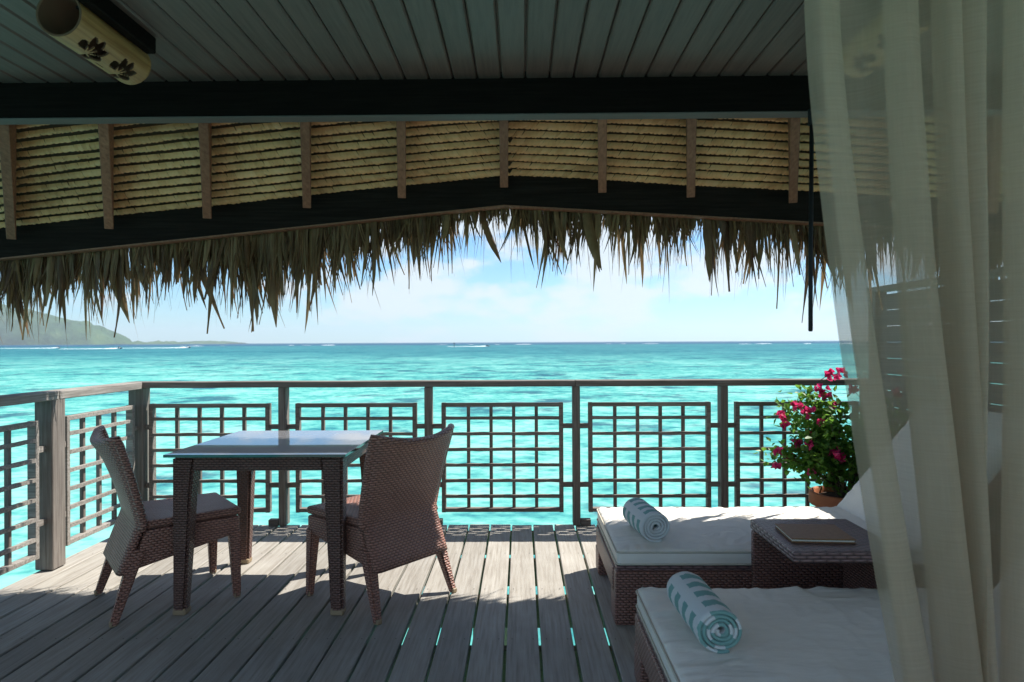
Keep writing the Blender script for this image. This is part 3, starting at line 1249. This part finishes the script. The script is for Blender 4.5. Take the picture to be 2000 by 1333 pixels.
# ------------------------------------------------------------------ wicker chairs
def make_chair():
    root = empty('wicker_chair')
    zs = [0.215, 0.25, 0.30, 0.35, 0.40, 0.43, 0.46, 0.51, 0.57, 0.64, 0.71, 0.77, 0.81, 0.835]

    def uof(z):
        if z < .43: return 0.057 + (z - .217) / (.43 - .217) * (0.137 - 0.057)
        t = (z - .43) / .40
        return 0.137 - 0.106 * (0.75 * t + 0.25 * t * t)

    def hw(z):
        if z < .43: return 0.238 - 0.004 * (z - .2) / .2
        return 0.234 + 0.022 * ((z - .43) / .4) ** 1.3

    nv = 16

    def surf(v, z, off):
        s_ = v * 2 - 1
        t = max(0, (z - .40) / .43)
        zz = z - 0.036 * (1 - s_ * s_) * max(0, (z - .70) / .135)
        u = uof(z) - 0.045 * (1 - s_ * s_) * t ** 1.0 - off
        k = min(1, (1 - abs(s_)) / .06)
        return (u + (.010 * (1 - k) ** 2 if off else 0), hw(z) * s_, zz)
    b = MB()
    W = nv + 1
    fr = [surf(j / nv, z, 0) for z in zs for j in range(W)]
    bk = [surf(j / nv, z, 0.036) for z in zs for j in range(W)]
    n0 = len(fr)
    ff = []
    for i in range(len(zs) - 1):
        for j in range(nv):
            a = i * W + j
            ff.append((a, a + 1, a + W + 1, a + W))
            ff.append((n0 + a, n0 + a + W, n0 + a + W + 1, n0 + a + 1))
    for i in range(len(zs) - 1):
        a = i * W
        ff.append((a, a + W, n0 + a + W, n0 + a))
        a = i * W + nv
        ff.append((a + W, a, n0 + a, n0 + a + W))
    top = (len(zs) - 1) * W
    for j in range(nv):
        ff.append((top + j, top + j + 1, n0 + top + j + 1, n0 + top + j))
        ff.append((j + 1, j, n0 + j, n0 + j + 1))
    b.add(fr + bk, ff)
    bko = b.build('backrest', M['wicker'], root, smooth=False)
    bko.data.shade_smooth()
    # top and side edging cord
    path = [surf(0, z, 0.018) for z in zs[4:]] + [surf(j / nv, zs[-1], 0.018) for j in range(1, nv)] + [surf(1, z, 0.018) for z in zs[4:][::-1]]
    MB().tube(path, 0.0185, 8).build('edging', M['wicker'], bko, smooth=True)

    def seat_fn(p):
        z = p.z - 0.010 * (1 - (p.y / .235) ** 2) * (1 if p.z > 0 else 0) * (1 - abs(p.x) / .25)
        wd = 1 - 0.03 * (p.x + .22) / .44
        return (p.x, p.y * wd, z)
    MB().rbox((0.350, 0, 0.426), (0.438, 0.468, 0.04), .016, (10, 10, 1), seat_fn).build('seat', M['wicker'], root, smooth=True)

    # deep woven sides under the seat
    def apron_fn(p):
        u = (p.x + .215) / .43
        lowz = -0.09 + 0.098 * u
        t = (p.z + 0.09) / .18
        z = lowz + (0.09 - lowz) * t
        wd = 1 - 0.03 * u
        xx = p.x - (1 - t) * 0.055 * (1 - u)
        return (xx, p.y * wd, z)
    MB().rbox((0.347, 0, 0.312), (0.43, 0.468, 0.18), .02, (12, 12, 6), apron_fn).build('apron', M['wicker'], root, smooth=True)
    for sy in (-1, 1):
        def leg(path, w0, w1):
            mb = MB()
            rings = []
            for t, c in path:
                wd = (w0 + (w1 - w0) * t) / 2
                rings.append([Vector(c) + Vector((p * wd, q * wd, 0)) for p, q in ((-1, -1), (1, -1), (1, 1), (-1, 1))])
            vv = [p for r_ in rings for p in r_]
            n = len(rings)
            ff = [(3, 2, 1, 0), tuple((n - 1) * 4 + k for k in range(4))]
            for i in range(n - 1):
                for k in range(4):
                    ff.append((i * 4 + k, i * 4 + (k + 1) % 4, i * 4 + 4 + (k + 1) % 4, i * 4 + 4 + k))
            return mb.add(vv, ff)
        fl = leg([(k / 6, (0.545 - .008 * k / 6, sy * (.222 - .018 * k / 6), .34 * k / 6)) for k in range(7)], .034, .056).build('leg', M['wicker'], root, 0.008, seg=2)
        MB().box((0.545, sy * .222, 0.012), (.030, .030, .024)).build('foot', M['foot'], fl, 0.004)
        rl = leg([(k / 6, (0.002 + .105 * k / 6, sy * (.247 - .03 * k / 6), .32 * k / 6)) for k in range(7)], .034, .062).build('leg', M['wicker'], root, 0.008, seg=2)
        MB().box((0.002, sy * .247, 0.012), (.030, .030, .024)).build('foot', M['foot'], rl, 0.004)
    return root


ch = make_chair()
ch.location = (-1.987, 3.225, 0)
ch.rotation_euler.z = R(38.7)
tag(ch, 'brown wicker chair left of the table, near the corner of the railing', 'chair', 'wicker dining chairs')
ch2 = copy_tree(ch)
ch2.location = (-0.496, 3.255, 0)
ch2.rotation_euler.z = R(142.5)
tag(ch2, 'brown wicker chair right of the table with its back to the viewer', 'chair', 'wicker dining chairs')


# ------------------------------------------------------------------ loungers
def make_lounger(seed, hinge, ang):
    """local x along the length from the foot end, local y across, origin at the foot end centre"""
    root = empty('sun_lounger')
    Wd = 0.80
    LN = 2.05
    hw = Wd / 2
    # frame: side rails, end rail, legs
    for sy in (-1, 1):
        MB().rbox((LN / 2, sy * (hw - .035), .185), (LN - .01, .07, .115), .012, (30, 1, 2)).build('side_rail', M['wicker2'], root, smooth=True)
    MB().rbox((.035, 0, .185), (.068, Wd - .142, .113), .012, (1, 12, 2)).build('end_rail', M['wicker2'], root, smooth=True)
    MB().rbox((LN - .04, 0, .185), (.068, Wd - .142, .113), .012, (1, 12, 2)).build('end_rail', M['wicker2'], root, smooth=True)
    for lx in (.052, LN - .06):
        for sy in (-1, 1):
            def lf(p):
                k = 1 - 0.28 * max(0, (0.07 - p.z) / .14) * (1 if p.y * sy < 0 else 0)
                return (p.x, p.y * k, p.z)
            MB().rbox((lx, sy * (hw - .0795), .066), (.10, .155, .132), .010, (2, 3, 2), lf).build('leg', M['wicker2'], root, smooth=True)
    # woven deck the mattress lies on
    MB().rbox((hinge / 2 + .01, 0, .252), (hinge, Wd - .02, .02), .008, (20, 8, 1)).build('woven_base', M['wicker3'], root, smooth=True)
    rr = random.Random(seed)
    sd = rr.uniform(0, 50)
    MT = 0.075

    def cush(Lx, Wy):
        def fn(p):
            top = max(0.0, min(1.0, (p.z + .01) / .03))
            ex = Lx / 2 - abs(p.x)
            ey = Wy / 2 - abs(p.y)
            e_ = min(ex, ey)
            # puckers along the seam, dying away inwards, and broad soft hollows
            s_ = p.y if ex < ey else p.x
            fade = math.exp(-max(0, e_) / .07) * (1 - math.exp(-max(0, e_) / .012))
            pk = noise.noise(Vector((s_ * 26, e_ * 5, sd))) * 0.018 * fade
            wv = noise.noise(Vector((p.x * 3.2, p.y * 3.2, sd))) * 0.006 * (1 - math.exp(-max(0, e_) / .08))
            cr_ = noise.noise(Vector((p.x * 4 + p.y * 7, p.y * 5 - p.x * 13, sd + 9)))
            wv += 0.0042 * max(0, 1 - abs(cr_) * 6) * (1 - math.exp(-max(0, e_) / .05))
            dome = 0.014 * (1 - math.exp(-max(0, e_) / .10))
            side = (1 - top) * 0.0
            z = p.z + top * (pk + wv + dome)
            y = p.y + 0.003 * noise.noise(Vector((p.x * 9, p.z * 30, sd))) * (1 if ey < .01 else 0)
            return (p.x + side, y, z)
        return fn
    Ml = hinge - 0.01
    mt = MB().rbox((Ml / 2 + .012, 0, .262 + MT / 2), (Ml, Wd - .01, MT), .018, (110, 84, 2), cush(Ml, Wd - .01)).build('mattress', M['cushion'], root, smooth=True)

    def loop(cx, cy, Lx, Wy, z, r_):
        pts = []
        for (qx, qy, a0) in ((1, 1, 0), (-1, 1, 90), (-1, -1, 180), (1, -1, 270)):
            for k in range(6):
                a = R(a0 + 18 * k)
                pts.append((cx + qx * (Lx / 2 - r_) + r_ * math.cos(a), cy + qy * (Wy / 2 - r_) + r_ * math.sin(a), z))
        return pts + [pts[0]]
    for zz in (.262 + MT - .011, .262 + .011):
        MB().tube(loop(Ml / 2 + .012, 0, Ml + .004, Wd - .006, zz, .022), .0042, 6, False).build('piping', M['piping'], mt, smooth=True)
    # raised back: woven slab with its own cushion
    c, s_ = math.cos(ang), math.sin(ang)

    def tilt(pts, z0):
        return [Vector((hinge + p.x * c - (p.z) * s_, p.y, z0 + p.x * s_ + p.z * c)) for p in pts]
    BL = 0.78
    sl = MB().rbox((BL / 2, 0, 0.0), (BL, Wd - .02, .045), .02, (12, 8, 1))
    sl.v = [tuple(p) for p in tilt([Vector(p) for p in sl.v], .262)]
    sl.build('backrest', M['wicker2'], root, smooth=True)
    cu = MB().rbox((BL / 2 + .01, 0, .024 + MT / 2), (BL, Wd - .02, MT), .022, (50, 50, 2), cush(BL, Wd - .02))
    cu.v = [tuple(p) for p in tilt([Vector(p) for p in cu.v], .262)]
    cu.build('back_cushion', M['cushion'], root, smooth=True)
    # prop behind the back
    for sy in (-1, 1):
        MB().tube([(hinge + .45 * c, sy * .28, .262 + .45 * s_ - .02), (hinge + .62, sy * .28, .22)], .012, 8).build('prop', M['black'], root)
    return root


lo1 = make_lounger(3, 1.40, R(50))
lo1.location = (0.412, 3.44, 0)
tag(lo1, 'wicker sun lounger with a cream mattress beside the far railing, half in sun', 'sun lounger', 'wicker sun loungers')
lo2 = make_lounger(11, 1.40, R(50))
lo2.location = (0.42, 2.19, 0)
tag(lo2, 'nearest wicker sun lounger with a cream mattress in shade, cut by the picture bottom', 'sun lounger', 'wicker sun loungers')

# ------------------------------------------------------------------ side table and folder
st = empty('side_table', (1.015, 2.81, 0))
tag(st, 'low woven side table between the two loungers', 'side table')
MB().rbox((0.215, 0, 0.452), (0.43, 0.49, 0.045), .012, (14, 12, 1)).build('table_top', M['wicker3'], st, smooth=True)
MB().rbox((0.215, 0.222, 0.215), (0.424, 0.04, 0.426), .010, (10, 1, 10)).build('side_panel', M['wicker2'], st, smooth=True)
MB().rbox((0.40, -0.02, 0.215), (0.035, 0.42, 0.426), .010, (1, 10, 10)).build('side_panel', M['wicker2'], st, smooth=True)
MB().rbox((0.195, 0.02, 0.06), (0.36, 0.36, 0.03), .010, (8, 8, 1)).build('shelf', M['wicker2'], st, smooth=True)
fo = empty('folder', (1.185, 2.785, 0.4752), R(-4))
tag(fo, 'brown leather menu folder lying on the woven side table', 'folder')
MB().span((-.122, -.11, 0), (.122, .11, .004)).build('cover', M['leather'], fo, 0.0015)
MB().span((-.117, -.104, .0045), (.117, .104, .0115)).build('pages', M['paper'], fo)
MB().span((-.122, -.11, .012), (.122, .11, .0165)).build('cover', M['leather'], fo, 0.0015)


# ------------------------------------------------------------------ rolled towels
def make_towel(seed, Ln, Rd, turns):
    """spiral of cloth, axis along local y, resting on z=0"""
    rr = random.Random(seed)
    n = int(turns * 34)
    th = Rd / (turns + 0.35)
    inner = []
    outer = []
    arc = 0
    arcs = []
    prev = None
    for i in range(n + 1):
        a = 2 * math.pi * turns * i / n
        r0 = th * 0.35 + th * a / (2 * math.pi) * (1 - .02)
        wob = 1 + 0.05 * math.sin(3 * a + seed) * (1 - i / n) + 0.03 * math.sin(2 * a + 1) * (1 - .6 * i / n)
        r1 = r0 + th * 0.84
        # start so that the loose end tucks underneath
        aa = a - 2 * math.pi * turns - R(70)
        sq = 0.95
        inner.append((r0 * wob * math.cos(aa) * 1.03, r0 * wob * math.sin(aa) * sq))
        outer.append((r1 * wob * math.cos(aa) * 1.03, r1 * wob * math.sin(aa) * sq))
        if prev: arc += math.dist(prev, outer[-1])
        prev = outer[-1]
        arcs.append(arc)
    ny = 26
    zmin = min(q for p, q in outer)
    vv = []
    for j in range(ny + 1):
        t = j / ny
        y = (t - .5) * Ln
        for (lst, sgn) in ((inner, 0), (outer, 1)):
            for i, (p, q) in enumerate(lst):
                ro = 0.0
                end = min(t, 1 - t) * Ln
                k = 1 - .035 * max(0, 1 - end / .012) ** 2 * sgn
                ro = 0.0022 * noise.noise(Vector((p * 30, q * 30, y * 22 + seed))) * sgn
                dy = .006 * noise.noise(Vector((i * .07, seed, 0))) * (1 if j in (0, ny) else 0)
                vv.append((p * k + ro * p / Rd, y + dy, q * k + ro * q / Rd - zmin))
    W = 2 * (n + 1)
    ff = []
    uvs = []
    for j in range(ny):
        for i in range(n):
            a = j * W + i
            ff.append((a, a + W, a + W + 1, a + 1))
            b_ = j * W + n + 1 + i
            ff.append((b_, b_ + 1, b_ + W + 1, b_ + W))
        for i in (0, n):
            a, b_ = j * W + i, j * W + n + 1 + i
            ff.append((a, b_, b_ + W, a + W) if i == n else (a, a + W, b_ + W, b_))
    for j in (0, ny):
        for i in range(n):
            a = j * W + i
            b_ = a + n + 1
            ff.append((a, a + 1, b_ + 1, b_) if j == 0 else (a, b_, b_ + 1, a + 1))
    me = bpy.data.meshes.new('rolled_towel')
    me.from_pydata(vv, [], ff)
    uv = me.uv_layers.new(name='UVMap').data
    for lp in me.loops:
        vi = lp.vertex_index
        j, r_ = divmod(vi, W)
        i = r_ % (n + 1)
        uv[lp.index].uv = ((j / ny - .5) * Ln, arcs[i])
    me.materials.append(M['towel'])
    me.shade_smooth()
    return link('rolled_towel', me)


def place_towel(o, a, b_, z):
    d = Vector(b_) - Vector(a)
    o.location = ((a[0] + b_[0]) / 2, (a[1] + b_[1]) / 2, z)
    o.rotation_euler.z = math.atan2(d.y, d.x) - math.pi / 2


t1 = make_towel(1, 0.32, 0.064, 4.2)
place_towel(t1, (0.615, 3.12), (0.575, 3.44), 0.347)
tag(t1, 'white and aqua striped rolled towel on the far lounger', 'towel', 'rolled towels')
t2 = make_towel(5, 0.35, 0.062, 4.4)
place_towel(t2, (0.585, 2.01), (0.566, 2.36), 0.346)
tag(t2, 'white and aqua striped rolled towel on the nearest lounger', 'towel', 'rolled towels')

# ------------------------------------------------------------------ flower pot and bougainvillea
PX, PY = 2.01, 4.26
pot = empty('flower_pot', (PX, PY, 0))
tag(pot, 'terracotta flower pot behind the far lounger', 'pot')
po = MB().lathe([(0, 0.004), (.125, 0.004), (.135, .012), (.172, .225), (.176, .24), (.205, .246), (.212, .256), (.210, .318), (.204, .325), (.190, .325), (.184, .315), (.176, .26), (.17, .20)], 44).build('bowl', M['terracotta'], pot, smooth=True)
for k in range(22):
    a = 2 * math.pi * k / 22
    q = MB().lathe([(0, .010), (.010, .007), (.014, 0)], 8)
    mt = Matrix.Translation((.164 * math.cos(a), .164 * math.sin(a), .19)) @ Matrix.Rotation(a, 4, 'Z') @ Matrix.Rotation(R(82), 4, 'Y') @ Matrix.Diagonal((1.6, 1, 1, 1))
    q.v = [tuple(mt @ Vector(p)) for p in q.v]
    q.build('relief_boss', M['terracotta'], po, smooth=True)
MB().grid(lambda u, v: (.18 * v * math.cos(2 * math.pi * u), .18 * v * math.sin(2 * math.pi * u), .285 + .012 * noise.noise(Vector((u * 9, v * 9, 0)))), 24, 6).build('soil', M['soil'], pot, smooth=True)

bg_ = empty('bougainvillea', (PX, PY, 0.285))
tag(bg_, 'bougainvillea bush with magenta flowers in the terracotta pot', 'plant')
rr = random.Random(9)
b = MB()
tips = []
spine = []
for k in range(34):
    a = rr.uniform(0, 2 * math.pi)
    rad = rr.uniform(.08, .32)
    hgt = rr.uniform(.25, .70)
    if k < 14:
        a = rr.uniform(R(140), R(230))
        rad = rr.uniform(.18, .38)
    sx, sy = .03 * math.cos(a), .03 * math.sin(a)
    pts = []
    for i in range(8):
        t = i / 7
        rr_ = rad * t ** 1.3
        pts.append(Vector((sx + rr_ * math.cos(a) + .03 * noise.noise(Vector((k, t * 3, 0))), sy + rr_ * math.sin(a) * .8 + .03 * noise.noise(Vector((k, t * 3, 7))),
                           hgt * (1.25 * t - .25 * t * t * (1 + rad * 1.5)))))
    b.tube(pts, [.008 * (1 - .8 * i / 7) for i in range(8)], 5, False)
    spine += [(pts[i], k) for i in range(2, 8)]
    tips.append(pts[-1])
b.build('stem', M['stem'], bg_, smooth=True)


def leaf_geo(mb, c, d, up, ln, wd, cup=.18):
    d = d.normalized()
    sd = d.cross(up)
    if sd.length < 1e-3: sd = d.cross(Vector((1, 0, 0)))
    sd.normalize()
    nn = sd.cross(d)
    p = [c, c + d * ln * .38 + sd * wd * .5 + nn * wd * cup, c + d * ln * .72 + sd * wd * .33 + nn * wd * cup * .5, c + d * ln,
         c + d * ln * .72 - sd * wd * .33 + nn * wd * cup * .5, c + d * ln * .38 - sd * wd * .5 + nn * wd * cup, c + d * ln * .5 - nn * wd * .05]
    mb.add(p, [(0, 1, 6), (1, 2, 6), (2, 3, 6), (3, 4, 6), (4, 5, 6), (5, 0, 6)])


b = MB()
for i in range(4300):
    c, k = spine[rr.randrange(len(spine))]
    if c.z < .20 and rr.random() < .85: continue
    q = c + Vector((rr.gauss(0, .042), rr.gauss(0, .042), rr.gauss(0, .042)))
    d = Vector((rr.gauss(0, 1), rr.gauss(0, 1), rr.gauss(-.25, .8)))
    leaf_geo(b, q, d, Vector((rr.gauss(0, .5), rr.gauss(0, .5), 1)), rr.uniform(.030, .055), rr.uniform(.024, .040))
o = b.build('foliage', M['leaf'], bg_, uv=False)
# flower clusters where the photo shows them, spread over the near side, and some behind
spots = []
for (x, y, dep, sz) in ((1612, 733, .02, 1.2), (1600, 762, -.03, .9), (1635, 728, .05, 1.1), (1605, 770, .0, 1.1), (1548, 792, -.02, 1.0), (1523, 812, -.05, 1.0),
                        (1578, 806, -.06, 1.1), (1600, 826, -.1, .55), (1625, 885, -.14, 1.25), (1632, 893, -.12, 1.0), (1577, 868, -.1, .6), (1514, 882, -.04, .6),
                        (1512, 911, -.04, .6), (1580, 923, -.1, .5), (1700, 737, .05, .7), (1745, 768, .05, .9), (1752, 850, .0, .8), (1532, 828, .0, .6), (1660, 760, .12, .8)):
    spots.append((px(x, y, PY + dep) - Vector((PX, PY, .285)), sz))
for k in range(6):
    t_ = tips[rr.randrange(len(tips))]
    spots.append((t_ + Vector((0, .05, .0)), .8))
for c, sz in spots:
    b = MB()
    for j in range(int(5 * sz) + 2):
        q = c + Vector((rr.gauss(0, .017), rr.gauss(0, .017), rr.gauss(0, .015))) * sz * .85
        a0 = rr.uniform(0, 6.3)
        axis = Vector((rr.gauss(0, .7), rr.gauss(-.4, .7), rr.gauss(.3, .6))).normalized()
        u_ = axis.orthogonal().normalized()
        v_ = axis.cross(u_)
        for m3 in range(3):
            a = a0 + m3 * 2.094
            d = u_ * math.cos(a) + v_ * math.sin(a) + axis * .75
            leaf_geo(b, q, d, axis, rr.uniform(.026, .037), rr.uniform(.024, .033), .25)
    b.build('flower_cluster', M['petal'], bg_, uv=False)
    # a twig out to the cluster with a few leaves
    near = min((s_[0] for s_ in spine), key=lambda p: (p - c).length)
    tw = MB().tube([near, (near + c) / 2 + Vector((0, 0, .015)), c], .0022, 4, False)
    tw.build('twig', M['stem'], bg_, uv=False)

# ------------------------------------------------------------------ curtain and draw rod
CY = 1.52
# (column at the top of the photo, column at its bottom, depth offset)
ctl = [(1571, 1738, .00), (1590, 1752, -.03), (1628, 1800, -.02), (1648, 1822, .03), (1618, 1786, .05), (1640, 1800, .06), (1690, 1812, .03),
       (1722, 1826, -.02), (1760, 1870, -.045), (1788, 1898, -.01), (1748, 1868, .03), (1736, 1850, .05), (1775, 1872, .055),
       (1812, 1888, .02), (1838, 1905, -.03), (1862, 1925, -.02), (1830, 1900, .03), (1850, 1900, .05), (1872, 1898, .0), (1906, 1892, -.035),
       (1918, 1908, .02), (1876, 1880, .045), (1900, 1900, .06), (1942, 1935, .05), (1962, 1952, .0), (1985, 1975, -.02), (1968, 1965, .03), (2010, 2005, .05),
       (2060, 2060, .03), (2100, 2100, -.02), (2080, 2080, .03), (2150, 2150, .05), (2230, 2230, .0), (2320, 2320, .03)]


def cat(p0, p1, p2, p3, t):
    return 0.5 * ((2 * p1) + (-p0 + p2) * t + (2 * p0 - 5 * p1 + 4 * p2 - p3) * t * t + (-p0 + 3 * p1 - 3 * p2 + p3) * t ** 3)


NSEG = 10
plan = []
for i in range(len(ctl) - 1):
    q = [ctl[max(0, min(len(ctl) - 1, i + k))] for k in (-1, 0, 1, 2)]
    for s_ in range(NSEG):
        t = s_ / NSEG
        plan.append(tuple(cat(q[0][k], q[1][k], q[2][k], q[3][k], t) for k in range(3)))
plan.append(ctl[-1])
NZ = 60
ZTOP, ZBOT = 2.455, 0.012
z_top_img = CAMH + 667 / 1333 * CY
z_bot_img = CAMH - 666 / 1333 * CY
vv = []
for j in range(NZ + 1):
    z = ZTOP + (ZBOT - ZTOP) * j / NZ
    f = (z_top_img - z) / (z_top_img - z_bot_img)
    g = max(0, f) ** 1.4
    for i, (xa, xb, dy) in enumerate(plan):
        x = xa + (xb - xa) * g
        y = CY + dy * (0.75 + .5 * f)
        wob = 3.5 * noise.noise(Vector((i * .03, f * 2.2, 1)))
        dy += .006 * math.sin(i * .9 + 2 * noise.noise(Vector((i * .02, f, 3))))
        vv.append(((x + wob - 1017) / 1333 * CY, y + .010 * noise.noise(Vector((i * .05, f * 3, 4))), z))
W = len(plan)
ff = [(j * W + i, j * W + i + 1, (j + 1) * W + i + 1, (j + 1) * W + i) for j in range(NZ) for i in range(W - 1)]
me = bpy.data.meshes.new('sheer_curtain')
me.from_pydata(vv, [], ff)
uv = me.uv_layers.new(name='UVMap').data
arc = [0]
for i in range(1, W):
    arc.append(arc[-1] + math.hypot((plan[i][0] - plan[i - 1][0]) / 1333 * CY, plan[i][2] - plan[i - 1][2]))
for lp in me.loops:
    j, i = divmod(lp.vertex_index, W)
    uv[lp.index].uv = (arc[i], vv[lp.vertex_index][2])
me.materials.append(M['sheer'])
me.shade_smooth()
cu = link('sheer_curtain', me)
tag(cu, 'sheer linen curtain hanging in folds at the right', 'curtain')
pole = empty('hanging_pole', ((1574.5 - 1017) / 1333 * 3.12, 3.09, 1.306))
tag(pole, 'slim dark pole hanging from the header beam beside the curtain', 'pole')
MB().tube([(0, 0, 0), (0, 0, 0.006), (.002, 0, .30), (.010, 0, .93)], [.0075, .0098, .0098, .0094], 12).build('shaft', M['black'], pole, smooth=True)
MB().lathe([(0, 0), (.016, 0), (.016, .07), (0, .07)], 14, (.010, 0, .93)).build('socket', M['black'], pole)
track = MB().span((0.45, CY - .02, CZ - .020), (2.4, CY + .02, CZ - .002)).build('curtain_track', M['black'])
tag(track, 'dark ceiling track that carries the sheer curtain', 'track')

# ------------------------------------------------------------------ far jet skis with riders, marker post
def person_mesh(name):
    vs_ = [(0, 0, .0), (0, .02, .26), (0, .06, .50), (0, .09, .60), (0, .11, .74),
           (.20, .08, .48), (.26, .28, .30), (.22, .50, .22), (-.20, .08, .48), (-.26, .28, .30), (-.22, .50, .22),
           (.13, .08, -.03), (.20, .42, .0), (.18, .40, -.40), (-.13, .08, -.03), (-.20, .42, .0), (-.18, .40, -.40)]
    ed = [(0, 1), (1, 2), (2, 3), (3, 4), (2, 5), (5, 6), (6, 7), (2, 8), (8, 9), (9, 10), (0, 11), (11, 12), (12, 13), (0, 14), (14, 15), (15, 16)]
    rad = [.15, .14, .16, .06, .10, .065, .05, .04, .065, .05, .04, .10, .075, .055, .10, .075, .055]
    me_ = bpy.data.meshes.new(name)
    me_.from_pydata(vs_, ed, [])
    me_.materials.append(M['hull'])
    o_ = link(name, me_)
    md = o_.modifiers.new('skin', 'SKIN')
    for v_, r_ in zip(me_.skin_vertices[0].data, rad):
        v_.radius = (r_, r_)
    me_.skin_vertices[0].data[0].use_root = True
    o_.modifiers.new('sub', 'SUBSURF').levels = 1
    return o_


def jet_ski(x, y, wake, label, plabel, first=None):
    D = (CAMH - SEA) * 1333 / (y - (668.6 - (x - 1000) * 0.0045))
    X = (x - 1017) / 1333 * D
    root = empty('jet_ski', (X, D, SEA), R(-90))
    tag(root, label, 'jet ski', 'jet skis far out on the lagoon')
    if first is None:
        b = MB()
        prof = [(-1.45, .50, .0, .42), (-.9, .56, -.05, .46), (0, .56, -.05, .50), (.8, .48, 0, .58), (1.4, .28, .2, .62), (1.7, .05, .45, .60)]
        vv_ = []
        for (yy, wd, zl, zh) in prof:
            vv_ += [(-wd, yy, zh * .7), (-wd * .6, yy, zl), (wd * .6, yy, zl), (wd, yy, zh * .7), (wd * .55, yy, zh), (-wd * .55, yy, zh)]
        f_ = [tuple(range(6))[::-1], tuple(30 + k for k in range(6))]
        for i in range(5):
            for k in range(6):
                f_.append((i * 6 + k, i * 6 + (k + 1) % 6, i * 6 + 6 + (k + 1) % 6, i * 6 + 6 + k))
        b.add(vv_, f_).build('hull', M['hull'], root, smooth=True)
        MB().rbox((0, -.35, .66), (.42, 1.3, .32), .08, (3, 6, 2)).build('seat', M['black'], root, smooth=True)
        MB().tube([(0, .75, .5), (0, .45, 1.0)], .07, 8).tube([(-.38, .40, 1.02), (.38, .40, 1.02)], .025, 6).build('handlebar', M['black'], root)
        rider = person_mesh('person')
    else:
        for ch_ in first[0].children:
            if ch_.name.startswith('wake'): continue
            copy_tree(ch_, root)
        rider = copy_tree(first[1])
    rider.location = (X - .35, D, SEA + .86)
    rider.rotation_euler.z = R(-90)
    tag(rider, plabel, 'person', 'riders on the jet skis')
    if wake:
        rr_ = random.Random(int(x))
        b = MB()
        n = 40
        vv_ = []
        for i in range(n + 1):
            t = i / n
            yy = 0.4 - wake * t
            h = (.75 * math.exp(-t * 5) + .10) * rr_.uniform(.5, 1.2) + .02
            wd = .6 + 3.2 * t * rr_.uniform(.7, 1.1)
            vv_ += [(-wd, yy, .015), (-wd * .5, yy, h * .8), (0, yy, h * rr_.uniform(.5, 1)), (wd * .5, yy, h * .8), (wd, yy, .015)]
        f_ = [(i * 5 + k, i * 5 + k + 1, i * 5 + 6 + k, i * 5 + 5 + k) for i in range(n) for k in range(4)]
        b.add(vv_, f_).build('wake', M['foam'], root, smooth=True)
    return root, rider


j0 = jet_ski(952, 677.4, 26, 'dark jet ski trailing white spray near the centre of the horizon', 'rider on the jet ski near the centre of the horizon')
jet_ski(364, 680.2, 42, 'dark jet ski with long wake in front of the flat far island', 'rider on the jet ski in front of the flat far island', j0)
jet_ski(228, 681.8, 34, 'jet ski with white wake just right of the headland foot', 'rider on the jet ski just right of the headland foot', j0)
jet_ski(106, 680.8, 40, 'jet ski with white wake in front of the forested headland', 'rider on the jet ski in front of the forested headland', j0)
mkp = px(887, 680, 1)
D = 400.0
mk = empty('channel_marker', ((887 - 1017) / 1333 * D, D, SEA))
tag(mk, 'small dark channel marker post left of the central jet ski', 'marker')
MB().tube([(0, 0, -3), (0, 0, 2.0)], .16, 8).build('post', M['hull'], mk)
MB().box((0, 0, 2.25), (.9, .12, .6)).build('topmark', M['hull'], mk)

# ------------------------------------------------------------------ haze
HZ = 0.00015
if HZ > 0:
    m = bpy.data.materials.new('haze_air')
    m.use_nodes = True
    m.node_tree.nodes.remove(m.node_tree.nodes['Principled BSDF'])
    pv = m.node_tree.nodes.new('ShaderNodeVolumePrincipled')
    pv.inputs['Color'].default_value = (0.80, 0.93, 1.0, 1)
    pv.inputs['Density'].default_value = HZ
    pv.inputs['Anisotropy'].default_value = 0.2
    m.node_tree.links.new(pv.outputs[0], m.node_tree.nodes['Material Output'].inputs['Volume'])
    b = MB().span((-9100, -3100, -6), (9100, 10100, 225))
    hz = b.build('haze', m, uv=False)
    tag(hz, 'pale sea haze that fades the far shore', kind='stuff')
